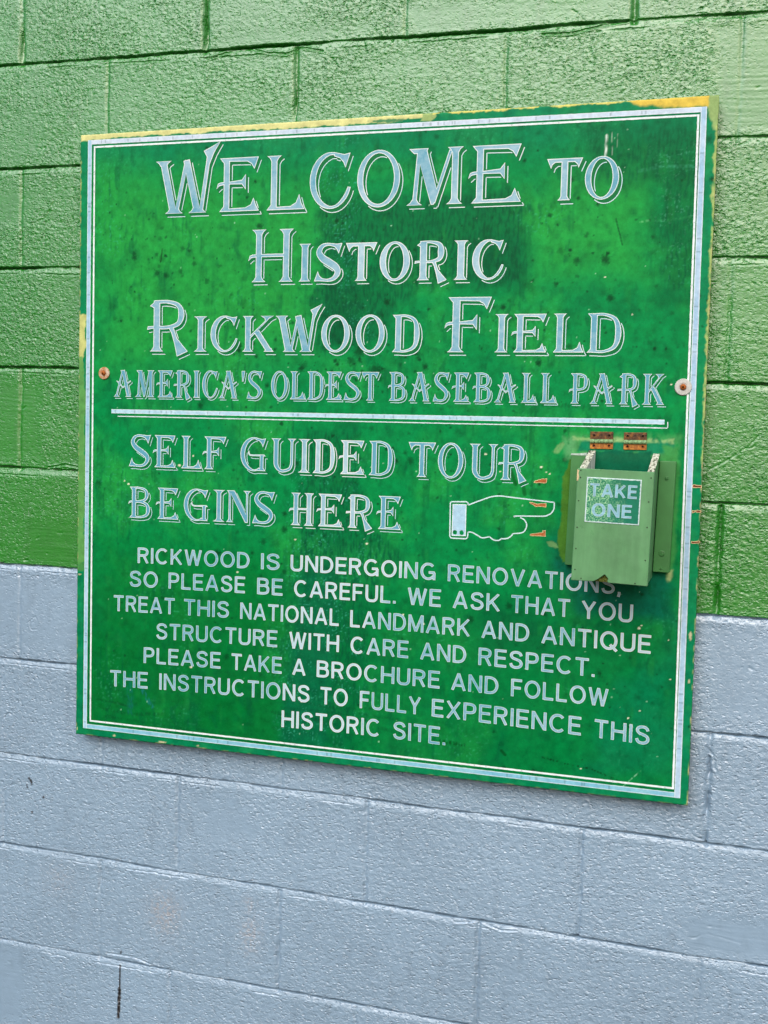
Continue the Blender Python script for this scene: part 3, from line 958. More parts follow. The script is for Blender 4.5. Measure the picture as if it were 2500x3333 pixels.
def fancy_line(row, style, buf, hmax):
    s_big, s_small, dx, dy, lw = style
    allp, outl = [], []
    for k, (ch, u0, u1, v0, h) in enumerate(row):
        s = s_big if h > hmax * 0.9 else s_small
        polys = FANCY[ch]((u1 - u0) / h, s)
        V, T, loops = union(polys)
        P = V * h + np.array([u0, v0])
        buf.add(P, T, 0.0004, 0)
        for lp in loops:
            L = lp * h + np.array([u0, v0])
            Q, F = inset_strip(L, 0.0013 if h > 0.06 else 0.0009)
            buf.add(Q, F, 0.0006, 1, buf.tint(Q[:, 0], Q[:, 1]) * 0.5 + 0.45)
            outl.append(L)
    # thin shadow line, down and to the right, where the letters leave it free
    solid = outl
    for L in outl:
        pts = []
        n = len(L)
        for i in range(n):
            a, b = L[i], L[(i + 1) % n]
            e = b - a
            ln = np.hypot(*e)
            if ln < 1e-7:
                continue
            nr = np.array([e[1], -e[0]]) / ln
            k = max(1, int(ln / 0.0018))
            for j in range(k):
                pts.append((*(a + e * j / k), nr[0] * dx + nr[1] * dy))
            pts.append((*(a + e * 0.999), nr[0] * dx + nr[1] * dy))
        A = np.array(pts)
        q = A[:, :2] + np.array([dx, dy])
        near = np.full(len(q), 1e9)
        ins = np.zeros(len(q), bool)
        box = (q[:, 0].min() - 0.03, q[:, 0].max() + 0.03)
        for K in solid:
            if K[:, 0].max() < box[0] or K[:, 0].min() > box[1]:
                continue
            d = pdist(K, q[:, 0], q[:, 1])
            near = np.minimum(near, np.abs(d))
            ins ^= d < 0
        ok = (A[:, 2] > 0.10 * math.hypot(dx, dy)) & ~ins & (near > 0.30 * abs(dx))
        face = A[:, 2] > 0.04 * math.hypot(dx, dy)
        for i in range(len(q) - 1):
            if face[i] and np.hypot(*(q[i + 1] - q[i])) < 0.004:
                buf.add([A[i, :2], q[i], q[i + 1], A[i + 1, :2]], [[0, 1, 2, 3]], 0.0002, 2)
        run = []
        for i in range(len(q) + 1):
            if i < len(q) and ok[i] and (not run or np.hypot(*(q[i] - q[run[-1]])) < 0.004):
                run.append(i)
            else:
                if len(run) > 3:
                    R = q[run]
                    keep = [0] + [j for j in range(1, len(R)) if np.hypot(*(R[j] - R[j - 1])) > 2e-5]
                    R = R[keep]
                    if len(R) > 3:
                        for quad in ribbon(R, lw):
                            buf.add(quad, [[0, 1, 2, 3]], 0.0004, 1)
                run = [i] if i < len(q) and ok[i] else []

def sans_word(t, u0, u1, vfun, h, buf):
    ws = [SANS[c][0] for c in t]
    trk = 0.17
    tot = sum(ws) + trk * (len(t) - 1)
    k = (u1 - u0) / h / tot
    x = 0.0
    for c, w in zip(t, ws):
        _, polys = sans_polys(c)
        V, T, loops = union(polys)
        uc = u0 + x * k * h
        vm = vfun(uc + w * k * h / 2)
        sl = (vfun(uc + w * k * h) - vfun(uc)) / (w * k * h)
        def place(q):
            return np.stack([uc + q[:, 0] * k * h, vm + q[:, 1] * h + sl * (q[:, 0] - w / 2) * k * h], 1)
        buf.add(place(V), T, 0.0004, 0)
        for lp in loops:
            Q, F = inset_strip(place(lp), 0.0007)
            buf.add(Q, F, 0.0006, 1)
        x += w + trk
# ------------------------------------------------------------------ the sign board
G_BASE = lin(0, 128, 62)
G_LITE = lin(36, 154, 58)
G_DARK = lin(0, 80, 42)
G_TEAL = lin(2, 112, 82)
G_RICH = lin(2, 98, 14)
PALE = lin(150, 175, 110)
SAGE = lin(108, 158, 98)
OLIVE = lin(70, 120, 40)
YELLOW = lin(208, 182, 76)
CREAM = lin(204, 204, 138)

def board_colour(X, Z):
    f1 = fbm(X * 7, Z * 7, 4)
    f2 = fbm(X * 22 + 5, Z * 22, 4)
    f3 = fbm(X * 80 + 9, Z * 60, 3)
    C = np.ones(X.shape + (3,)) * G_BASE
    def lay(m, c):
        nonlocal C
        m = np.clip(m, 0, 1)[..., None]
        C = C * (1 - m) + np.asarray(c) * m
    def area(poly, soft, wob=0.02, fr=18):
        sl = crop(poly, X, Z, soft + wob)
        o = np.zeros(X.shape)
        o[sl] = 1 - sstep(-soft, soft, pdist(poly, X[sl], Z[sl]) + wob * fbm(X[sl] * fr, Z[sl] * fr, 3))
        return o
    lay(0.75 * sstep(-0.15, 0.5, f1), G_LITE)
    lay(0.9 * area([(0.05, 1.13), (0.52, 1.09), (0.50, 0.79), (0.06, 0.76)], 0.07), G_LITE * 0.95)
    lay(0.85 * area([(0.91, 1.0638), (1.1025, 1.0669), (1.1136, 0.92), (0.93, 0.92)], 0.05), G_LITE)
    lay(0.6 * area([(0.96, 1.10), (1.10, 1.13), (1.12, 1.02), (0.98, 1.04)], 0.04), G_LITE * 0.9)
    lay(0.85 * area([(0.0, 0.24), (0.44, 0.20), (0.47, 0.0), (0.0, 0.0)], 0.05), G_RICH)
    lay(0.62 * area([(-0.05, 0.34), (1.3, 0.34), (1.3, -0.05), (-0.05, -0.05)], 0.09), lin(2, 100, 40))
    lay(0.45 * area([(0.05, 0.42), (0.48, 0.40), (0.47, 0.2), (0.05, 0.24)], 0.06), G_RICH)
    lay(0.5 * area([(0.0, 1.22), (1.23, 1.22), (1.23, 1.14), (0.0, 1.16)], 0.04), G_TEAL)
    # darker squares where notices once covered the paint; the box's shadow painted in too
    brush = sstep(-0.2, 0.5, gnoise(X * 230 + f2, Z * 60))
    lay((0.55 + 0.4 * brush) * area(DARK_MID, 0.013, 0.026, 30) * sstep(-0.55, -0.05, f1 + 0.35 * f2 + 0.12), G_DARK)
    lay((0.6 + 0.4 * brush) * area([(0.5305, 0.915), (0.60, 0.915), (0.60, 0.80), (0.525, 0.80)], 0.012), G_DARK * 0.85)
    lay((0.6 + 0.4 * brush) * area([(0.80, 0.99), (0.915, 1.0), (0.905, 0.90), (0.82, 0.905)], 0.02), G_DARK * 0.85)
    lay((0.6 + 0.3 * brush) * area([(1.0037, 1.1763), (1.1945, 1.1861), (1.1984, 1.0938), (1.1374, 1.0966), (1.0917, 1.0777), (1.0065, 1.1024)], 0.03, 0.03), G_DARK)
    lay((0.6 + 0.3 * brush) * area([(1.13, 1.097), (1.2035, 1.0936), (1.2022, 0.8872), (1.1515, 0.8774), (1.1313, 0.9928)], 0.02, 0.03), G_DARK)
    lay((0.45 + 0.5 * brush) * area(DARK_COL, 0.013, 0.026, 30), G_DARK)
    lay(0.75 * area([(0.50, 0.39), (0.57, 0.40), (0.55, 0.03), (0.455, 0.03)], 0.015, 0.02), lin(4, 92, 58))
    lay(0.5 * area([(0.84, 0.345), (0.97, 0.342), (0.98, 0.25), (0.84, 0.25)], 0.03, 0.03), G_DARK)
    lay(0.7 * area([(0.97, 0.46), (1.02, 0.50), (1.0, 0.40), (0.98, 0.38)], 0.03, 0.01), lin(4, 92, 78))  # soft shadow left of the box, painted into the board colour
    lay(0.75 * area([(0.985, 0.41), (1.185, 0.41), (1.20, 0.32), (1.03, 0.33)], 0.02, 0.02), lin(4, 88, 80))  # the box's shadow below it, painted as dark teal
    lay(0.45 * area([(1.11, 0.20), (1.205, 0.30), (1.205, 0.05), (1.05, 0.03)], 0.04, 0.04), G_TEAL)
    # teal-white speckle on those squares
    # rain streaks
    strk = sstep(0.0, 0.55, gnoise(X * 75 + 2 * f2, Z * 5) + 0.5 * gnoise(X * 190, Z * 14)) * sstep(-0.25, 0.35, f1 + f2)
    lay(0.50 * strk, G_DARK)
    lay(0.25 * sstep(0.1, 0.6, gnoise(X * 60 + 9, Z * 7)) * sstep(0.0, 0.4, f2), G_LITE * 1.1)
    sp = sstep(0.30, 0.55, gnoise(X * 260, Z * 260)) * sstep(-0.1, 0.35, f2)
    lay(0.55 * sp * area([(0.47, 0.60), (0.62, 0.62), (0.63, 0.03), (0.45, 0.03)], 0.02), lin(70, 190, 160))
    lay(0.45 * sp * area([(0.50, 1.20), (0.60, 1.20), (0.63, 0.82), (0.53, 0.80)], 0.02), lin(70, 190, 160))
    lay(0.35 * sp * area([(1.12, 1.16), (1.20, 1.16), (1.205, 0.95), (1.13, 0.95)], 0.02), lin(90, 190, 150))
    lay(0.30 * sstep(0.36, 0.6, gnoise(X * 180 + 7, Z * 200)) * sstep(0.0, 0.4, f1), lin(60, 180, 130))
    lay(0.36 * sstep(0.05, 0.6, f3) , G_DARK * 0.9)
    lay(0.34 * sstep(0.10, 0.45, f2) * sstep(-0.3, 0.2, -f1), G_DARK)
    lay(0.30 * sstep(0.12, 0.40, fbm(X * 13 + 40, Z * 11, 4)), G_DARK * 1.1)
    lay(0.12 + 0 * X, G_TEAL)
    # outside margin is bluer
    marg = np.maximum.reduce([0.016 - X, X - 1.212, 0.012 - Z, Z - 1.204])
    lay(0.65 * sstep(-0.002, 0.001, marg), lin(6, 120, 84))
    lay(0.5 * sstep(0.0, 0.4, f2) * sstep(-0.002, 0.001, marg), lin(30, 140, 80))
    # mildew specks, some in clusters
    r = np.random.default_rng(21)
    xs, zs = X[0], Z[:, 0]
    dark = lin(2, 60, 30)
    spots = []
    for cx, cz, n, sp_ in ((0.16, 0.98, 26, 0.05), (0.09, 1.05, 14, 0.04), (0.44, 0.97, 14, 0.05), (0.40, 0.80, 26, 0.06), (0.28, 0.86, 22, 0.08), (0.20, 0.92, 18, 0.06), (0.62, 0.78, 60, 0.05),
                           (0.55, 0.74, 30, 0.03), (0.70, 0.72, 25, 0.06), (0.85, 0.80, 25, 0.06), (1.0, 0.86, 30, 0.07), (1.02, 1.0, 26, 0.06), (0.62, 0.98, 30, 0.10), (0.30, 0.50, 40, 0.14),
                           (0.75, 0.52, 45, 0.14), (0.60, 0.60, 30, 0.10), (1.1, 0.20, 45, 0.07), (0.95, 0.12, 30, 0.10), (1.15, 0.82, 16, 0.05), (0.3, 0.2, 26, 0.15), (0.6, 0.6, 420, 0.35), (0.3, 0.95, 90, 0.16), (0.9, 0.95, 70, 0.18)):
        for _ in range(n):
            spots.append((cx + r.normal() * sp_, cz + r.normal() * sp_ * 0.7, min(0.0009 + r.exponential(0.0013), 0.0065), r.uniform(0.25, 0.95)))
    for _ in range(120):
        spots.append((r.uniform(0.04, 1.2), r.uniform(0.3, 1.18), r.uniform(0.004, 0.010), r.uniform(0.12, 0.35)))
    for cx, cz, rad in ((0.125, 0.975, 0.006), (0.176, 0.943, 0.006), (0.195, 0.938, 0.006), (0.245, 0.985, 0.004), (0.635, 0.755, 0.012), (0.60, 0.79, 0.010), (1.05, 0.95, 0.008),
                        (0.985, 1.09, 0.006), (0.56, 1.055, 0.004), (0.83, 0.30, 0.007), (0.90, 0.33, 0.006), (1.0, 0.95, 0.006), (0.9, 0.03, 0.005)):
        spots.append((cx, cz, rad, 0.8))
    for cx, cz, rad, k in spots:
        ix = np.searchsorted(xs, [cx - 3 * rad, cx + 3 * rad]); iz = np.searchsorted(zs, [cz - 3 * rad, cz + 3 * rad])
        if ix[1] - ix[0] < 1 or iz[1] - iz[0] < 1:
            continue
        sl = (slice(iz[0], iz[1]), slice(ix[0], ix[1]))
        d = np.hypot(X[sl] - cx, Z[sl] - cz) * (1 + 0.5 * gnoise(X[sl] * 300, Z[sl] * 300))
        m = (k * (1 - sstep(0.3 * rad, 1.5 * rad, d)))[..., None]
        C[sl] = C[sl] * (1 - m) + dark * m
    # scratches and scuffs
    def mark(pts, wd, c, k, br=0.0):
        nonlocal C
        sl = crop(pts, X, Z, wd * 1.2)
        d = ldist(pts, X[sl], Z[sl])
        m = k * (1 - sstep(0.4 * wd, wd, d))
        if br:
            m = m * sstep(-br, br, gnoise(X[sl] * 250, Z[sl] * 90))
        C[sl] = C[sl] * (1 - m[..., None]) + np.asarray(c) * m[..., None]
    white = lin(210, 225, 215)
    mark([(1.044, 1.163), (1.0435, 1.125)], 0.0030, white, 0.95, 0.8)
    mark([(1.053, 1.168), (1.054, 1.13)], 0.0012, white, 0.3, 0.3)
    mark([(1.063, 1.165), (1.062, 1.135)], 0.0012, white, 0.2, 0.3)
    mark([(1.10, 1.10), (1.14, 1.106), (1.19, 1.104)], 0.004, lin(60, 160, 120), 0.35, 0.8)
    mark([(1.107, 1.013), (1.12, 1.015)], 0.0024, lin(90, 175, 110), 0.7, 0.6)
    mark([(1.12, 1.015), (1.15, 1.014), (1.19, 1.019)], 0.003, lin(50, 150, 90), 0.35, 0.8)
    mark([(1.065, 1.02), (1.078, 0.975)], 0.0015, dark, 0.8)
    mark([(0.186, 0.99), (0.183, 0.965)], 0.0013, lin(20, 40, 25), 0.9)
    mark([(0.97, 0.058), (1.01, 0.051), (1.06, 0.046), (1.11, 0.030)], 0.0022, lin(3, 55, 22), 0.9, 0.4)
    mark([(1.115, 0.02), (1.145, 0.052)], 0.0012, lin(130, 200, 160), 0.7, 0.3)
    mark([(0.895, 0.062), (0.902, 0.055)], 0.004, lin(3, 60, 22), 0.8)
    mark([(0.78, 0.068), (0.825, 0.064)], 0.005, lin(3, 62, 25), 0.75, 0.3)
    for x0, x1, z in ((0.50, 0.64, 0.115), (0.46, 0.60, 0.100), (0.44, 0.63, 0.089), (0.62, 0.70, 0.105), (0.66, 0.74, 0.080), (0.05, 0.13, 0.078), (0.06, 0.20, 0.06), (0.07, 0.40, 0.045)):
        e_ = r.uniform(-0.006, 0.006)
        mark([(x0, z), ((x0 + x1) / 2, z - 0.004 + e_), (x1, z - 0.002 + r.uniform(-0.008, 0.008))], r.uniform(0.003, 0.006), lin(4, 58, 32), r.uniform(0.3, 0.6), 0.8)
    mark([(0.155, 0.105), (0.175, 0.075)], 0.006, lin(30, 120, 130), 0.5, 0.5)
    mark([(0.125, 0.13), (0.127, 0.06)], 0.010, lin(20, 100, 110), 0.35, 0.5)
    # dark smears left of the box
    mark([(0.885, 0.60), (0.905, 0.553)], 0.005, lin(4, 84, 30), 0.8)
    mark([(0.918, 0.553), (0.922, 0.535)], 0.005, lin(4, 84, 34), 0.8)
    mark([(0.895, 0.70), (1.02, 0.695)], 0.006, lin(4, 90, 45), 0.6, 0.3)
    # flecks of bared ground colour
    fl = lin(225, 225, 200)
    for cx, cz, rad in ((0.117, 0.524, 0.0035), (0.108, 0.53, 0.002), (0.625, 0.43, 0.003), (0.70, 0.30, 0.0025), (0.74, 0.285, 0.003), (1.133, 0.307, 0.0035), (1.137, 0.312, 0.002), (0.95, 0.585, 0.003),
                        (0.96, 0.576, 0.002), (0.966, 0.573, 0.0022), (0.848, 0.605, 0.003), (0.876, 0.574, 0.002), (1.06, 0.855, 0.0018), (1.10, 0.855, 0.0018), (1.05, 0.92, 0.002), (0.26, 0.585, 0.0022),
                        (0.23, 0.565, 0.004), (1.12, 0.145, 0.0022), (1.14, 0.16, 0.002), (1.04, 0.045, 0.0018), (0.36, 0.36, 0.003), (0.262, 0.163, 0.0035), (0.50, 0.115, 0.0016), (0.48, 0.43, 0.0025), (1.17, 0.735, 0.002),
                        (1.184, 0.29, 0.0018), (1.20, 0.25, 0.0016), (1.19, 0.22, 0.0018), (0.33, 0.62, 0.0016), (0.62, 1.15, 0.0016)):
        sl = crop([(cx, cz)], X, Z, 2 * rad)
        m = (1 - sstep(0.5 * rad, rad, np.hypot((X[sl] - cx), (Z[sl] - cz) * 1.5) + 0.0008 * gnoise(X[sl] * 400, Z[sl] * 400)))[..., None]
        C[sl] = C[sl] * (1 - m) + fl * m
    for _ in range(160):
        cx, cz, rad = r.uniform(0.03, 1.2), r.uniform(0.03, 1.19), r.uniform(0.0005, 0.0012)
        ix = np.searchsorted(xs, [cx - 0.004, cx + 0.004]); iz = np.searchsorted(zs, [cz - 0.004, cz + 0.004])
        sl = (slice(iz[0], iz[1]), slice(ix[0], ix[1]))
        m = (r.uniform(0.4, 0.9) * (1 - sstep(0.6 * rad, 1.6 * rad, np.hypot(X[sl] - cx, Z[sl] - cz))))[..., None]
        C[sl] = C[sl] * (1 - m) + lin(150, 205, 170) * m
    # wall paint slopped over the board: round the box, along the left edge, in the upper corners; also painted shade inside the box
    rough = 0.004 * fbm(X * 90, Z * 90, 3) + 0.003 * gnoise(X * 30, Z * 30)
    def slop_shade(poly, c, k=1.0, soft=0.002, grain=0.0):
        nonlocal C
        sl = crop(poly, X, Z, soft + 0.006)
        m = k * (1 - sstep(-soft, soft, pdist(poly, X[sl], Z[sl]) + rough[sl]))
        if grain:
            m = m * sstep(-grain, grain * 0.6, f3[sl] + 0.4 * f2[sl] + 0.15)
        C[sl] = C[sl] * (1 - m[..., None]) + np.asarray(c) * m[..., None]
    slop_shade([(1.0, 0.645), (1.19, 0.645), (1.188, 0.60), (1.0, 0.60)], lin(84, 158, 92), 0.55, 0.008, 0.4)
    slop_shade([(1.0139, 0.615), (1.022, 0.637), (1.178, 0.640), (1.182, 0.612)], lin(5, 118, 84), 0.85, 0.003)
    slop_shade([(1.005, 0.640), (1.178, 0.640), (1.178, 0.633), (1.005, 0.634)], lin(150, 185, 120), 0.75, 0.002, 0.3)
    slop_shade([(0.986, 0.640), (1.01, 0.638), (1.012, 0.60), (0.994, 0.60)], lin(100, 165, 110), 0.6, 0.006, 0.3)
    slop_shade([(1.16, 0.63), (1.186, 0.625), (1.190, 0.56), (1.188, 0.43), (1.178, 0.40), (1.165, 0.43)], lin(60, 138, 70), 0.9, 0.004)
    slop_shade([(1.176, 0.412), (1.186, 0.412), (1.184, 0.396), (1.178, 0.392)], lin(170, 190, 130), 0.8, 0.003, 0.25)
    slop_shade([(1.0, 0.60), (0.9885, 0.57), (0.990, 0.50), (0.982, 0.452), (0.994, 0.416), (1.03, 0.412), (1.03, 0.60)], OLIVE, 1.0, 0.0012)
    slop_shade([(1.032, 0.617), (1.142, 0.619), (1.146, 0.42), (1.036, 0.42)], lin(3, 86, 62), 0.9, 0.002)  # interior shade of the box, painted over the board's unfaded teal
    slop_shade([(0.961, 0.453), (0.982, 0.452), (0.986, 0.441), (0.970, 0.444)], SAGE * 0.8, 1.0, 0.001)
    slop_shade([(0.977, 0.625), (0.985, 0.634), (0.992, 0.628), (0.981, 0.613), (0.970, 0.612)], SAGE, 0.8, 0.002, 0.2)
    slop_shade([(-0.01, 1.23), (0.2962, 1.23), (0.7137, 1.23), (0.7139, 1.2116), (0.6379, 1.2078), (0.2963, 1.2105), (0.15, 1.211), (-0.01, 1.2100)], CREAM, 1.0, 0.001)
    slop_shade([(0.60, 1.2135), (0.71, 1.2135), (0.705, 1.209), (0.62, 1.209)], lin(20, 120, 80), 0.9, 0.001)
    slop_shade([(0.7137, 1.23), (0.7309, 1.23), (0.7398, 1.2128), (0.7256, 1.2071), (0.7082, 1.2076)], PALE, 1.0, 0.001)
    slop_shade([(0.73, 1.23), (1.13, 1.23), (1.13, 1.2175), (0.73, 1.2170)], lin(215, 205, 110), 0.85, 0.0008)
    slop_shade([(1.05, 1.23), (1.2131, 1.23), (1.2138, 1.2025), (1.15, 1.2040), (1.10, 1.211)], YELLOW, 1.0, 0.003)
    slop_shade([(1.2131, 1.23), (1.24, 1.23), (1.24, 1.155), (1.2197, 1.162), (1.2131, 1.195)], lin(140, 168, 105), 1.0, 0.002)
    slop_shade([(1.2235, 1.17), (1.24, 1.17), (1.24, 0.60), (1.2262, 0.60), (1.2240, 1.0)], lin(170, 185, 110), 0.8, 0.001, 0.3)
    slop_shade([(-0.01, 0.865), (0.0150, 0.862), (0.0145, 0.80), (0.010, 0.76), (-0.01, 0.75)], lin(186, 190, 118), 0.95, 0.001)
    slop_shade([(-0.01, 0.78), (0.010, 0.78), (0.0158, 0.70), (0.0165, 0.55), (0.0165, 0.36), (-0.01, 0.355)], lin(88, 148, 78), 0.95, 0.001)
    slop_shade([(-0.01, 0.355), (0.0170, 0.36), (0.0170, 0.342), (-0.01, 0.342)], lin(70, 130, 66), 0.8, 0.002, 0.2)
    slop_shade([(-0.01, 1.18), (0.0016, 1.18), (0.0016, 0.86), (-0.01, 0.86)], lin(190, 190, 110), 0.7, 0.0006, 0.3)
    # chipped rim
    rim = np.minimum.reduce([X, BW - X, Z, BH - Z])
    lay(0.85 * sstep(0.0022, 0.0006, rim + 0.0012 * fbm(X * 120, Z * 120, 3)) * sstep(0.0, 0.25, fbm(X * 40, Z * 40, 2)) * (Z < 1.1), lin(190, 180, 130))
    for cx, cz, rx, rz in ((0.09, 0.006, 0.004, 0.003), (0.20, 0.004, 0.010, 0.0025), (0.28, 0.005, 0.004, 0.002), (1.2205, 0.30, 0.003, 0.010), (1.2215, 0.22, 0.002, 0.005), (0.003, 0.012, 0.002, 0.004), (0.006, 0.334, 0.005, 0.0018)):
        sl = crop([(cx, cz)], X, Z, 2 * max(rx, rz))
        m = (0.9 * (1 - sstep(0.5, 1.0, np.hypot((X[sl] - cx) / rx, (Z[sl] - cz) / rz) + 0.3 * gnoise(X[sl] * 300, Z[sl] * 300))))[..., None]
        C[sl] = C[sl] * (1 - m) + lin(195, 185, 150) * m
    return np.clip(C, 0.0005, 1)

def board_nodes(t, p, src):
    r = n_ramp(t, n_noise(t, 60, 5, 0.7), [(0.30, (0.72,) * 3), (0.55, (1.0,) * 3), (0.75, (1.22,) * 3)])
    a = n_mix(t, src, r, 1.0, 'MULTIPLY')
    s = n_ramp(t, n_noise(t, 500, 3, 0.7), [(0.60, (0.0,) * 3), (0.72, (1.0,) * 3)])
    m = t.nodes.new('ShaderNodeMath'); m.operation = 'MULTIPLY'; m.inputs[1].default_value = 0.12
    t.links.new(s, m.inputs[0])
    t.links.new(n_mix(t, a, tuple(lin(90, 190, 140)), m.outputs[0]), p.inputs['Base Color'])
    rr = n_ramp(t, n_noise(t, 14, 4, 0.6), [(0.3, (0.30,) * 3), (0.7, (0.52,) * 3)])
    t.links.new(rr, p.inputs['Roughness'])
    n_bump(t, p, n_noise(t, 240, 4, 0.6), 0.10, 0.0006)
M_BOARD = mat('sign_paint', rough=0.4, spec=0.07, attr='paint', build=board_nodes)

def letter_nodes(c_blue, c_white, c_fleck):
    def f(t, p, src):
        n = n_noise(t, 90, 5, 0.7)
        sep = t.nodes.new('ShaderNodeSeparateColor')
        t.links.new(src, sep.inputs[0])
        ad = t.nodes.new('ShaderNodeMath'); ad.operation = 'MULTIPLY_ADD'; ad.inputs[1].default_value = 0.9
        sb = t.nodes.new('ShaderNodeMath'); sb.operation = 'SUBTRACT'; sb.inputs[1].default_value = 0.45
        t.links.new(n, ad.inputs[0]); t.links.new(sep.outputs[0], sb.inputs[0]); t.links.new(sb.outputs[0], ad.inputs[2])
        base = n_ramp(t, ad.outputs[0], [(0.15, tuple(c_blue)), (0.85, tuple(c_white))])
        fk = n_ramp(t, n_noise(t, 230, 4, 0.75), [(0.63, (0,) * 3), (0.74, (1,) * 3)])
        m = t.nodes.new('ShaderNodeMath'); m.operation = 'MULTIPLY'; m.inputs[1].default_value = 0.65
        t.links.new(fk, m.inputs[0])
        t.links.new(n_mix(t, base, tuple(c_fleck), m.outputs[0]), p.inputs['Base Color'])
    return f
M_FILL = mat('letter_fill', 0.5, 0.3, attr='paint', build=letter_nodes(lin(84, 148, 170), lin(170, 196, 206), lin(40, 124, 128)))
M_EDGE = mat('letter_edge', 0.5, 0.3, attr='paint', build=letter_nodes(lin(172, 208, 214), lin(222, 228, 228), lin(140, 184, 186)))
M_SHADE = mat('letter_shade', 0.45, 0.15, color=lin(0, 104, 52))
M_BANDF = mat('border_paint', 0.5, 0.3, attr='paint', build=mottle(150, 0.85, 1.08))

board = thing('sign_board', 'square green painted sign with weathered pale lettering, screwed to the block wall', 'sign', (BW / 2, 0, 0))
OFF = (BW / 2, 0, 0)

def make_panel():
    d = 0.0016
    xs = np.concatenate([np.arange(0, BW, d), [BW]])
    zs = np.concatenate([np.arange(0, BH, d), [BH]])
    X, Z = np.meshgrid(xs, zs)
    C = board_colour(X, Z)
    # a slightly nibbled rim
    Xr, Zr = X.copy(), Z.copy()
    wob = lambda a, k: 0.0006 * fbm(a * 35 + k, a * 0 + k, 3) + 0.0003 * gnoise(a * 200 + k, a * 0)
    Xr[:, 0] += wob(zs, 1.3); Xr[:, -1] += wob(zs, 5.7)
    Zr[0, :] += wob(xs, 2.9); Zr[-1, :] += wob(xs, 8.1)
    Y = np.full(X.shape, -BT)
    rim = np.minimum.reduce([X, BW - X, Z, BH - Z])
    Y = Y + 0.0008 * (1 - sstep(0, 0.0015, rim)) + 0.00012 * gnoise(X * 6, Z * 6)
    ny, nx = X.shape
    i = np.arange(ny * nx).reshape(ny, nx)
    ring_ = np.concatenate([i[0, :-1], i[:-1, -1], i[-1, :0:-1], i[:0:-1, 0]])
    Xf, Zf = Xr.ravel()[ring_], Zr.ravel()[ring_]
    n = len(ring_)
    cols_f = np.broadcast_to(lin(58, 88, 52), (n, 3)) * (0.6 + 0.8 * vnoise(Xf * 120, Zf * 120))[:, None]
    lite = sstep(0.62, 0.8, vnoise(Xf * 90 + 3, Zf * 90))[:, None]
    cols_f = cols_f * (1 - lite) + lin(190, 178, 130) * lite
    ev = np.concatenate([np.stack([Xf, np.full(n, -BT + 0.0012), Zf], 1), np.stack([Xf, np.full(n, -0.0115), Zf], 1)])
    ev[:, 0] -= OFF[0]
    b = ny * nx
    k = np.arange(n); k2 = (k + 1) % n
    ef = np.concatenate([np.stack([ring_[k2], ring_[k], b + k, b + k2], 1), np.stack([b + k2, b + k, b + n + k, b + n + k2], 1)])
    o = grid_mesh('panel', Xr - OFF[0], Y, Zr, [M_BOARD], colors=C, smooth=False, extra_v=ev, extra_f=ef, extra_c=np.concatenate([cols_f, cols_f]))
    o.parent = board
    return o
make_panel()
# spacer battens behind the board keep it off the wall
for xx in (0.10, BW - 0.10):
    v, f = box_geo(xx - 0.03, xx + 0.03, -0.0112, 0.004, 0.06, BH - 0.06)
    obj('batten', v, f, [mat('bare_wood', 0.8, 0.2, color=lin(120, 95, 60))], board, OFF)

# lettering
for row, st in zip(LINES, STYLE):
    # words are separated by the wider gaps
    gaps = [row[i + 1][1] - row[i][2] for i in range(len(row) - 1)]
    cuts = [0] + [i + 1 for i, g in enumerate(gaps) if g > 0.0155] + [len(row)]
    for a_, b_ in zip(cuts[:-1], cuts[1:]):
        b = Buf()
        b.shift = -0.34 if max(r_[4] for r_ in row) < 0.07 else -0.06
        fancy_line(row[a_:b_], st, b, max(r_[4] for r_ in row))
        obj('lettering', b.v, b.f, [M_FILL, M_EDGE, M_SHADE], board, OFF, mi=b.m, attr=np.array(b.c))
for (q, h, words) in WORDS:
    for t_, u0, u1 in words:
        b = Buf()
        sans_word(t_, u0, u1, lambda u: q[0] * u * u + q[1] * u + q[2], h, b)
        obj('lettering', b.v, b.f, [M_FILL, M_EDGE, M_SHADE], board, OFF, mi=b.m, attr=np.array(b.c))

# border bands and the rule
def band_tint(u, v, c0, c1, rust=True):
    n = fbm(u * 25, v * 25, 3)[:, None]
    c = c0 * (0.5 - 0.5 * n) + c1 * (0.5 + 0.5 * n)
    hair = (RNG.random(len(u)) < 0.045)[:, None]
    c = np.where(hair, c * 0.62 + lin(20, 110, 70) * 0.15, c)
    return np.clip(c, 0.002, 1)
def band(buf, a, b, wd, c0, c1, side, h=0.0004):
    """strip from a to b, wd wide towards side (+1 = left of travel), cut into short pieces so its wear can vary"""
    a, b = np.array(a), np.array(b)
    L = np.hypot(*(b - a)); e = (b - a) / L; n = np.array([-e[1], e[0]]) * side
    N = int(L / 0.0022)
    s = np.linspace(0, L, N + 1)
    for k, (o0, o1) in enumerate(((0, 0.16), (0.16, 0.84), (0.84, 1.0))):
        w0 = o0 * wd + (0.0003 * gnoise(s * 120, s * 0 + 7) if k == 0 else 0); w1 = o1 * wd + (0.0003 * gnoise(s * 120, s * 0 + 3) if k == 2 else 0)
        P = np.vstack([a + e * s[:, None] + n * np.broadcast_to(w0, s.shape)[:, None], a + e * s[:, None] + n * np.broadcast_to(w1, s.shape)[:, None]])
        F = [[i, i + 1, N + 2 + i, N + 1 + i][::1 if side > 0 else -1] for i in range(N)]
        cc = band_tint(P[:N + 1, 0], P[:N + 1, 1], c0, c1)
        if k != 1:
            cc = cc * 0.5 + lin(218, 228, 230) * 0.5
        buf.add(P, F, h, 0, np.vstack([cc, cc]))
BL_, WH_ = lin(134, 192, 212), lin(200, 220, 226)
bb = Buf()
O_ = [(0.0172, 1.2091), (1.2098, 1.2020), (1.2154, 0.0118), (0.0174, 0.0146)]
wid = [0.0088, 0.0102, 0.0095, 0.0088]
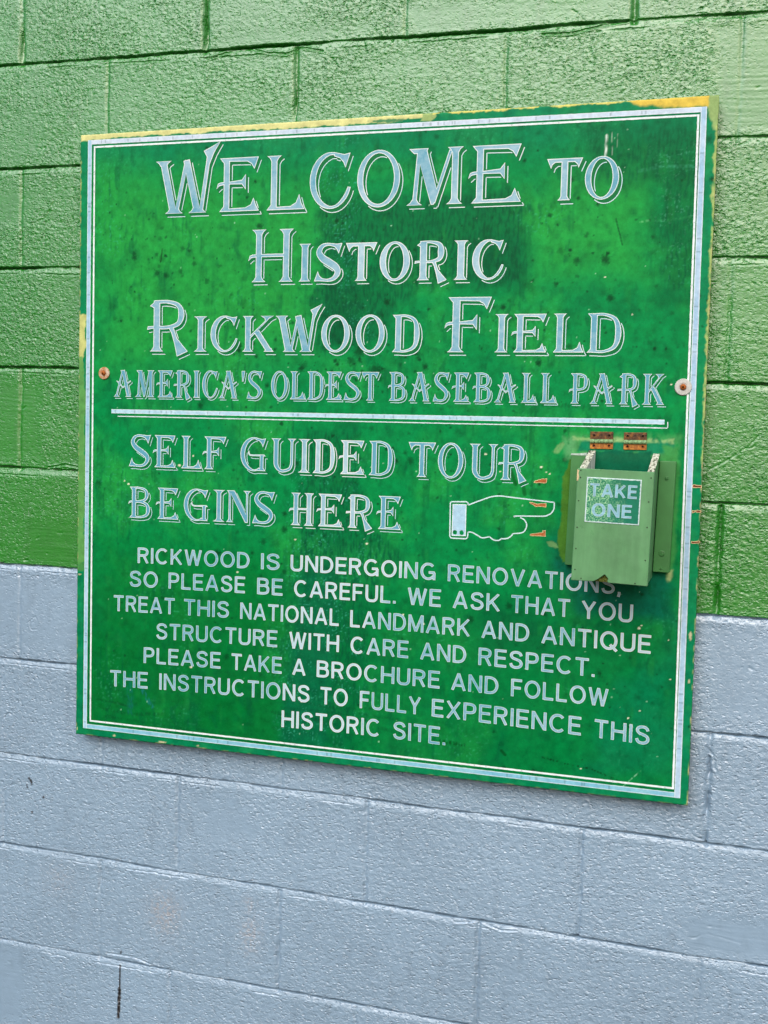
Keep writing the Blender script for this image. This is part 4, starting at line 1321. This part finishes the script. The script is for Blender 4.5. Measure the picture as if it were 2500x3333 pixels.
corn = O_ + [O_[0]]
BANDC = [(lin(164, 190, 212), lin(206, 216, 228)), (lin(124, 170, 204), lin(184, 206, 222)), (lin(84, 160, 190), lin(152, 200, 212)), (lin(116, 172, 202), lin(176, 204, 220))]
for k in range(4):
    band(bb, corn[k], corn[k + 1], wid[k], *BANDC[k], -1, 0.0004 + 0.0001 * (k % 2))
obj('border', bb.v, bb.f, [M_BANDF], board, OFF, attr=np.array(bb.c))
bb = Buf()
I_ = [(0.0306, 1.1966), (1.1978, 1.1900), (1.2041, 0.0264), (0.0325, 0.0297)]
corn = I_ + [I_[0]]
for k in range(4):
    band(bb, corn[k], corn[k + 1], 0.0034, WH_, lin(230, 234, 232), -1, 0.0004 + 0.0001 * (k % 2))
obj('border', bb.v, bb.f, [M_BANDF], board, OFF, attr=np.array(bb.c), label='thin white inner border line')
bb = Buf()
band(bb, (0.0763, 0.6737), (1.1616, 0.6737), 0.0082, BL_, lin(190, 210, 222), -1)
band(bb, (0.0907, 0.6606), (1.1667, 0.6602), 0.0018, WH_, WH_, -1)
band(bb, (1.1667, 0.6599), (1.1664, 0.6699), 0.0014, WH_, WH_, -1, 0.0005)
obj('divider_rule', bb.v, bb.f, [M_BANDF], board, OFF, attr=np.array(bb.c))

# pointing hand
HAND = json.loads('''[[[0.8186,0.5112],[0.8425,0.5211],[0.8616,0.5281],[0.8787,0.5301],[0.9016,0.5282],[0.976,0.5225],[0.9755,0.5107],[0.9711,0.5031],[0.9647,0.4991],[0.9555,0.4968],[0.9085,0.495],[0.9038,0.4929]],[[0.9152,0.4927],[0.9229,0.4887],[0.9275,0.4805],[0.9254,0.471],[0.919,0.4651],[0.9029,0.4627],[0.9002,0.4585],[0.8946,0.4544],[0.8871,0.4525],[0.8823,0.4528],[0.8776,0.4494],[0.8699,0.449],[0.8641,0.4519],[0.8601,0.4549],[0.8467,0.4523],[0.8379,0.4563],[0.827,0.4614],[0.8198,0.4617]],[[0.8186,0.5112],[0.8175,0.5157],[0.8146,0.5171],[0.7872,0.516],[0.7849,0.514],[0.7856,0.4527],[0.7873,0.4495],[0.7922,0.4488],[0.8157,0.449],[0.8188,0.4509],[0.8198,0.4617]]]''')
CUFF = json.loads('''[[0.7893,0.5118],[0.8153,0.5124],[0.8156,0.4538],[0.7888,0.4532]]''')
bb = Buf()
def poly_stroke(pts, hw, sm=True):
    q = catmull(pts, 6) if sm else np.array(pts)
    for quad in ribbon(q, hw):
        bb.add(quad, [[0, 1, 2, 3]], 0.0005, 0, lin(196, 220, 226))
h1 = HAND[0]
poly_stroke(h1[:6], 0.0011); poly_stroke(h1[5:], 0.0011)
h2 = HAND[1]
for a, b_ in ((0, 6), (5, 10), (9, 14), (13, 18)):
    poly_stroke(h2[a:b_], 0.0011)
cf = HAND[2]
poly_stroke(cf[:2], 0.0011, False); poly_stroke(cf[1:5], 0.0011, False); poly_stroke(cf[4:10], 0.0011, False); poly_stroke(cf[9:], 0.0011, False)
# cuff with two button holes left green
cu = np.array(CUFF)
def quad_pt(s, t_):
    return (cu[0] * (1 - s) + cu[1] * s) * (1 - t_) + (cu[3] * (1 - s) + cu[2] * s) * t_
gx, gz = 34, 72
for a in range(gx):
    for c in range(gz):
        q = [quad_pt(a / gx, (c + 1) / gz), quad_pt((a + 1) / gx, (c + 1) / gz), quad_pt((a + 1) / gx, c / gz), quad_pt(a / gx, c / gz)]
        m = np.mean(q, axis=0)
        if min(np.hypot(*(m - np.array(p))) for p in ((0.7951, 0.4597), (0.8077, 0.4597))) < 0.0043:
            continue
        fn = float(fbm(np.array([m[0] * 60]), np.array([m[1] * 60]), 3)[0])
        edge = min(a, gx - 1 - a, c, gz - 1 - c) < 2
        col = lin(140, 185, 210) * (0.5 - 0.5 * fn) + lin(178, 208, 224) * (0.5 + 0.5 * fn)
        bb.add(q, [[0, 1, 2, 3]], 0.0004, 0, lin(205, 222, 228) if edge else col)
obj('pointing_hand', bb.v, bb.f, [M_BANDF], board, OFF, attr=np.array(bb.c))

# gouges where the paint has come away from the wood
CHIPS = json.loads('''[[[0.9369,0.5577],[0.9457,0.5626],[0.9615,0.5651],[0.9608,0.5563],[0.9384,0.5562]],[[0.9312,0.5201],[0.934,0.522],[0.9454,0.5188],[0.9612,0.5204],[0.9615,0.5129],[0.9437,0.5131]],[[0.9341,0.4639],[0.9565,0.4679],[0.9573,0.4707],[0.962,0.4719],[0.9624,0.4607],[0.9343,0.4598]],[[1.2128,0.5626],[1.2284,0.5628],[1.2286,0.5579],[1.213,0.5579]],[[1.2139,0.5186],[1.2296,0.5198],[1.2294,0.5154],[1.214,0.5144]],[[1.2149,0.4657],[1.23,0.467],[1.2301,0.4629],[1.2151,0.4612]]]''')
M_CHIP = mat('bared_wood', 0.75, 0.2, attr='paint', build=mottle(300, 0.7, 1.2))
for k, poly in enumerate(CHIPS):
    P = np.array(poly)
    c = P.mean(0)
    q = []
    for i in range(len(P)):
        for j in range(5):
            p = P[i] * (1 - j / 5) + P[(i + 1) % len(P)] * j / 5
            q.append(p + 0.0004 * RNG.normal(size=2))
    q = np.array(q)
    if sum(q[i][0] * q[(i + 1) % len(q)][1] - q[(i + 1) % len(q)][0] * q[i][1] for i in range(len(q))) < 0:
        q = q[::-1]
    V = q
    T = [list(t_) for t_ in tessellate_polygon([[Vector((p[0], p[1], 0)) for p in q]])]
    T = [t_ if np.cross(q[t_[1]] - q[t_[0]], q[t_[2]] - q[t_[0]]) > 0 else t_[::-1] for t_ in T]
    loops = [q]
    body = lin(172, 98, 54) if k < 3 else lin(112, 62, 36)
    vs = [(p[0], -BT - 0.0004, p[1]) for p in V]
    cs = [body * (0.75 + 0.5 * RNG.random()) for p in V]
    fs = [list(t_) for t_ in T]
    for lp in loops:
        Q, F = inset_strip(lp, 0.0008)
        b0 = len(vs)
        vs += [(p[0], -BT - 0.0006, p[1]) for p in Q]
        cs += [lin(215, 196, 150)] * len(Q)
        fs += [[b0 + i for i in f_] for f_ in F]
    obj('paint_chip', vs, fs, [M_CHIP], board, OFF, attr=np.array(cs), label='bare orange wood where paint flaked' if k < 3 else 'dark brown gouge in the board edge')

# ------------------------------------------------------------------ mounting screws
M_RUST = mat('rust', 0.8, 0.3, color=lin(150, 84, 34), build=mottle(400, 0.55, 1.4, (500, 0.5, 0.001)))
M_WASH = mat('washer_zinc', 0.42, 0.5, color=lin(182, 182, 176), metal=0.0, build=mottle(200, 0.85, 1.08))
def rusty_washer(t, p, src):
    r = n_ramp(t, n_noise(t, 120, 4, 0.7), [(0.42, (0.38, 0.17, 0.06)), (0.60, tuple(lin(190, 178, 158)))])
    t.links.new(r, p.inputs['Base Color'])
M_WASH2 = mat('washer_rusted', 0.6, 0.4, color=lin(150, 110, 80), build=rusty_washer)
for u, v_, m, lb, rr in ((0.0593, 0.7455, M_WASH2, 'small rust-stained screw and washer at the left border of the sign', 0.0125), (1.1905, 0.7303, M_WASH, 'screw with clean white washer at the right border of the sign', 0.0145)):
    e = thing('mounting_screw', lb, 'screw', (u, -BT, v_), 'screws holding the sign to the wall')
    v, f = lathe_geo([(rr, -BT), (rr, -BT - 0.0016), (rr * 0.93, -BT - 0.0028), (rr * 0.5, -BT - 0.0030), (rr * 0.40, -BT - 0.0022)], u, v_)
    obj('washer', v, f, [m], e, (u, -BT, v_), smooth=False)
    v, f = lathe_geo([(rr * 0.37, -BT - 0.0018), (rr * 0.36, -BT - 0.0046), (rr * 0.26, -BT - 0.0062), (rr * 0.10, -BT - 0.0066)], u, v_, 16)
    obj('screw_head', v, f, [M_RUST], e, (u, -BT, v_), smooth=True)

# ------------------------------------------------------------------ brochure box
BD = 0.135                                   # how far the box stands out
bx0, bx1, bz0 = 0.0, 0.1245, 0.0             # outside width, from its lower left corner
FT, BKT = 0.187, 0.2165                      # height of the front, height at the back
ROT = math.radians(1.25)
bu, bv = 1.0285, 0.4010
box = thing('brochure_box', 'open green wooden leaflet box with sloping sides mounted on the sign', 'box', (bu, -BT, bv), roty=ROT)
def box_nodes(t, p, src):
    """brushed paint: long faint strokes, a few rubbed and grimy places"""
    a = n_ramp(t, n_noise(t, 70, 4, 0.6, (1, 1, 0.12)), [(0.30, (0.86,) * 3), (0.70, (1.08,) * 3)])
    b = n_ramp(t, n_noise(t, 22, 5, 0.65), [(0.32, (0.82,) * 3), (0.55, (1.0,) * 3), (0.75, (1.08,) * 3)])
    c = n_mix(t, n_mix(t, src, a, 1.0, 'MULTIPLY'), b, 1.0, 'MULTIPLY')
    g = n_ramp(t, n_noise(t, 48, 6, 0.75), [(0.62, (0,) * 3), (0.74, (1,) * 3)])
    m = t.nodes.new('ShaderNodeMath'); m.operation = 'MULTIPLY'; m.inputs[1].default_value = 0.35
    t.links.new(g, m.inputs[0])
    t.links.new(n_mix(t, c, tuple(lin(62, 104, 58)), m.outputs[0]), p.inputs['Base Color'])
    rr = n_ramp(t, n_noise(t, 30, 3, 0.6), [(0.3, (0.26,) * 3), (0.7, (0.46,) * 3)])
    t.links.new(rr, p.inputs['Roughness'])
    n_bump(t, p, n_noise(t, 110, 4, 0.6, (1, 1, 0.25)), 0.16, 0.0012)
M_BOX = mat('box_paint', 0.36, 0.5, color=lin(90, 142, 96), build=box_nodes)
def worn(t, p, src):
    r = n_ramp(t, n_noise(t, 260, 4, 0.7, (1, 0.25, 1)), [(0.40, tuple(lin(60, 66, 48))), (0.50, tuple(lin(190, 190, 172))), (0.66, tuple(lin(222, 222, 212)))])
    t.links.new(r, p.inputs['Base Color'])
    n_bump(t, p, n_noise(t, 300, 4, 0.7), 0.6, 0.002)
M_WORN = mat('worn_wood', 0.8, 0.2, color=lin(190, 190, 175), build=worn)
def inner(t, p, src):
    r = n_ramp(t, n_noise(t, 60, 4, 0.6, (1, 1, 0.2)), [(0.35, tuple(lin(150, 160, 150))), (0.6, tuple(lin(226, 228, 226)))])
    t.links.new(r, p.inputs['Base Color'])
M_INNER = mat('bare_inside', 0.6, 0.3, color=lin(210, 215, 210), build=inner)
M_BATTEN = mat('batten_paint', 0.5, 0.4, color=lin(62, 122, 66), build=mottle(25, 0.85, 1.1, (150, 0.1, 0.001)))
M_DARKN = mat('nail_dark', 0.6, 0.4, color=lin(40, 62, 38))
M_ROT = mat('rotten_wood', 0.9, 0.1, color=lin(84, 92, 40), build=mottle(260, 0.15, 1.5, (300, 1.0, 0.003)))
ft = 0.011      # front board thickness
# front board, its lower edge broken away in one place
front = [(bx0, bz0), (0.0363, bz0 + 0.0008), (0.0440, 0.0050), (0.0495, 0.0095), (0.0545, 0.0138), (0.0575, 0.0110), (0.0605, 0.0072), (0.0595, 0.0020), (0.0610, bz0 + 0.0005), (bx1, bz0), (bx1, FT), (bx0, FT)]
v, f = prism_geo(front, -BD, -BD + ft, 0.0009)
fp = obj('front_panel', v, f, [M_BOX], box)
v, f = prism_geo([(0.035, 0.0012), (0.0440, 0.0052), (0.0495, 0.0098), (0.0545, 0.0142), (0.0578, 0.0112), (0.0608, 0.0074), (0.0600, 0.0012)], -BD + 0.0042, -BD + ft - 0.0002, 0.0)
obj('broken_edge', v, f, [M_ROT], fp)
# sides: tops slope up towards the board
for x0, x1 in ((0.0015, 0.0125), (bx1 - 0.0125, bx1 - 0.0015)):
    y0, y1 = -BD + ft + 0.0013, -0.0012
    zf, zb_ = FT - 0.001, BKT
    V = [(x0, y0, 0.001), (x1, y0, 0.001), (x1, y1, 0.001), (x0, y1, 0.001), (x0, y0, zf), (x1, y0, zf), (x1, y1, zb_), (x0, y1, zb_)]
    # lengthwise cuts let the worn top edge be slightly uneven
    N = 16
    vs, fs, mi = [], [], []
    for k in range(N + 1):
        t_ = k / N
        y = y0 + (y1 - y0) * t_
        zt = zf + (zb_ - zf) * t_ + 0.0007 * float(gnoise(np.array([t_ * 9 + x0 * 50]), np.array([0.5]))[0])
        vs += [(x0, y, 0.001), (x1, y, 0.001), (x1, y, zt), (x0, y, zt)]
    for k in range(N):
        a, b_ = 4 * k, 4 * k + 4
        fs += [[a, b_, b_ + 1, a + 1], [a + 1, b_ + 1, b_ + 2, a + 2], [a + 2, b_ + 2, b_ + 3, a + 3], [a + 3, b_ + 3, b_, a]]
        left = x0 < 0.05
        mi += [0, 1 if left else 0, 2, 0 if left else 1]
    fs += [[0, 1, 2, 3], [4 * N + 3, 4 * N + 2, 4 * N + 1, 4 * N]]
    mi += [0, 0]
    obj('side_panel', vs, fs, [M_BOX, M_INNER, M_WORN], box, mi=mi)
v, f = box_geo(0.0130, bx1 - 0.0130, -BD + ft + 0.001, -0.0015, 0.004, 0.015)
obj('floor_panel', v, f, [M_BOX], box)
# fixing battens either side
for x0, x1, zt in ((-0.0285, 0.0005, 0.207), (bx1 - 0.0002, bx1 + 0.0275, 0.2045)):
    v, f = box_geo(x0, x1, -0.0135, -0.0006, 0.0115, zt, 0.0012)
    bt = obj('fixing_batten', v, f, [M_BATTEN], box)
    xs_ = (x0 + 0.0135)
    for z_, rr in (((0.043, 0.0035),) if x0 < 0 else ((0.175, 0.0028), (0.0445, 0.0044), (0.018, 0.0018))):
        xx = 0.0 - 0.0045 if x0 < 0 else xs_
        v, f = lathe_geo([(rr * 1.25, -0.0134), (rr * 1.2, -0.0144), (rr * 0.85, -0.0150), (rr * 0.8, -0.0141), (rr * 0.35, -0.0143), (rr * 0.3, -0.0149)], xx, z_, 14)
        obj('screw', v, f, [M_BATTEN], bt)
# pale wood showing where the box's corner and the batten's top are knocked
v, f = prism_geo([(-0.0003, 0.1660), (0.0022, 0.1672), (0.0032, 0.1740), (0.0018, 0.1790), (0.0030, 0.1835), (-0.0003, 0.1850)], -BD - 0.0006, -BD + 0.004, 0.0)
obj('worn_corner', v, f, [mat('pale_wood', 0.8, 0.2, color=lin(206, 184, 146), build=mottle(300, 0.8, 1.1))], fp)
v, f = prism_geo([(-0.0292, 0.2066), (-0.0284, 0.2095), (-0.0150, 0.2100), (-0.0010, 0.2122), (-0.0010, 0.2070)], -0.0140, -0.0010, 0.0)
obj('worn_edge', v, f, [mat('pale_paint', 0.7, 0.2, color=lin(178, 196, 186), build=mottle(260, 0.7, 1.1))], box)
# nail heads along the front
for x_, z_ in ((0.0055, 0.184), (0.0055, 0.172), (0.0048, 0.1335), (0.0050, 0.0890), (0.0050, 0.0535), (0.0055, 0.0185), (0.1195, 0.1775), (0.1180, 0.1385), (0.1183, 0.0965), (0.1185, 0.0425), (0.1045, 0.0035), (0.0165, 0.0045)):
    v, f = lathe_geo([(0.0013, -BD + 0.0004), (0.0012, -BD - 0.0005), (0.0005, -BD - 0.0007)], x_, z_, 10)
    obj('nail', v, f, [M_DARKN], fp)
# small painted notice plate on the front
px0, px1, pz0, pz1 = 0.0165, 0.1050, 0.0990, 0.1735
nx_, nz_ = 120, 104
X, Z = np.meshgrid(np.linspace(px0, px1, nx_), np.linspace(pz0, pz1, nz_))
C = np.ones(X.shape + (3,)) * lin(4, 112, 84)
fn = gnoise(X * 420, Z * 420); fl_ = fbm(X * 45 + 3, Z * 45, 3)
def lay2(m, c):
    global C
    m = np.clip(m, 0, 1)[..., None]
    C = C * (1 - m) + np.asarray(c) * m
wear = sstep(0.075, 0.035, X) * 0.4 + 0.5 * sstep(-0.1, 0.4, fl_) * sstep(0.088, 0.06, X)
lay2(np.clip(wear * 1.5, 0, 1) * sstep(-0.35, 0.2, fn), lin(128, 190, 140))
lay2(0.5 * sstep(0.25, 0.5, fn) * wear * 1.6, lin(190, 215, 180))
edge_ = np.minimum.reduce([X - px0, px1 - X, Z - pz0, pz1 - Z]) + 0.0006 * gnoise(X * 300, Z * 300)
lay2(sstep(0.0022, 0.0012, edge_), lin(196, 216, 220))
ev = []
o = grid_mesh('notice_plate', X, np.full(X.shape, -BD - 0.0006), Z, [M_BANDF], colors=C, smooth=False)
sm = o.modifiers.new('thickness', 'SOLIDIFY'); sm.thickness = 0.0008; sm.offset = -1
o.parent = fp
bb = Buf()
def plate_word(t, x0, x1, z0, z1):
    ws = [SANS[c][0] for c in t]
    k = (x1 - x0) / (sum(ws) + 0.2 * (len(t) - 1)); x = x0; h = z1 - z0
    for c, w_ in zip(t, ws):
        _, polys = sans_polys(c, 0.098)
        V, T, loops = union(polys)
        P = np.stack([x + V[:, 0] * k, z0 + V[:, 1] * h], 1)
        col = np.stack([lin(132, 180, 198) * (0.75 + 0.4 * RNG.random()) for _ in P])
        bb.add(P, T, 0, 0, col)
        for lp in loops:
            Q, F = inset_strip(np.stack([x + lp[:, 0] * k, z0 + lp[:, 1] * h], 1), 0.0005)
            bb.add(Q, F, 0.0002, 0, lin(176, 206, 214))
        x += (w_ + 0.2) * k
plate_word('TAKE', 0.0225, 0.0985, 0.1420, 0.1635)
plate_word('ONE', 0.0280, 0.0920, 0.1095, 0.1310)
vv = np.array(bb.v); vv[:, 1] = vv[:, 1] + BT - BD - 0.0010
obj('lettering', vv, bb.f, [M_BANDF], fp, attr=np.array(bb.c))

# ------------------------------------------------------------------ hinges left over from the box lid
def brass(t, p, src):
    r = n_ramp(t, n_noise(t, 130, 5, 0.7), [(0.30, tuple(lin(42, 26, 16))), (0.50, tuple(lin(88, 60, 38))), (0.72, tuple(lin(150, 98, 36)))])
    t.links.new(r, p.inputs['Base Color'])
    n_bump(t, p, n_noise(t, 300, 3, 0.6), 0.4, 0.001)
M_HINGE = mat('tarnished_brass', 0.45, 0.6, color=lin(110, 75, 45), metal=0.55, build=brass)
def amber(t, p, src):
    r = n_ramp(t, n_noise(t, 110, 4, 0.7), [(0.30, tuple(lin(96, 52, 18))), (0.50, tuple(lin(168, 104, 34))), (0.72, tuple(lin(206, 148, 62)))])
    t.links.new(r, p.inputs['Base Color'])
M_AMBER = mat('amber_brass', 0.45, 0.5, color=lin(160, 100, 40), metal=0.2, build=amber)
M_HOLE = mat('screw_hole', 0.9, 0.1, color=(0.012, 0.010, 0.008))
M_KNUCK = mat('painted_knuckle', 0.5, 0.4, color=lin(120, 158, 108), build=mottle(300, 0.45, 1.3))
for u0, u1, lb in ((1.0354, 1.0754, 'tarnished brass hinge above the left half of the leaflet box'), (1.0937, 1.1331, 'tarnished brass hinge above the right half of the leaflet box')):
    c_ = ((u0 + u1) / 2, -BT, 0.6345)
    hg = thing('hinge', lb, 'hinge', c_, 'brass hinges above the leaflet box', roty=math.radians(-0.6))
    hw = (u1 - u0) / 2
    for z0, z1, tl in ((0.0010, 0.0160, 0.0), (-0.0140, -0.0030, 0.0025)):
        v, f = box_geo(-hw, hw, -0.0024 - tl * 0.0, -0.0006, z0, z1, 0.0004)
        lf = obj('leaf', v, f, [M_HINGE if z0 > 0 else M_AMBER], hg)
        for sx in (-1, 1):
            zc = (z0 + z1) / 2 + (0.0015 if z0 > 0 else 0)
            rr = 0.0030
            v, f = lathe_geo([(rr, -0.0023), (rr * 0.95, -0.0029), (rr * 0.7, -0.0030), (rr * 0.6, -0.0024)], sx * hw * 0.66, zc, 14)
            sc = obj('screw', v, f, [M_RUST if z0 < 0 else M_HINGE], lf)
            v, f = lathe_geo([(rr * 0.55, -0.0026), (rr * 0.3, -0.0028)], sx * hw * 0.66, zc, 10)
            obj('screw', v, f, [M_HOLE], lf)
    # knuckle barrel in five lengths
    vs, fs = [], []
    for k in range(5):
        a, b_ = -hw + 2 * hw * k / 5 + 0.0003, -hw + 2 * hw * (k + 1) / 5 - 0.0003
        n = 12
        b0 = len(vs)
        for x_ in (a, b_):
            for q in range(n):
                an = 2 * math.pi * q / n
                vs.append((x_, -0.0042 + 0.0034 * math.cos(an), -0.0008 + 0.0036 * math.sin(an)))
        for q in range(n):
            fs.append([b0 + q, b0 + (q + 1) % n, b0 + n + (q + 1) % n, b0 + n + q])
        fs.append([b0 + q for q in range(n)][::-1]); fs.append([b0 + n + q for q in range(n)])
    obj('knuckle', vs, fs, [M_KNUCK], hg)
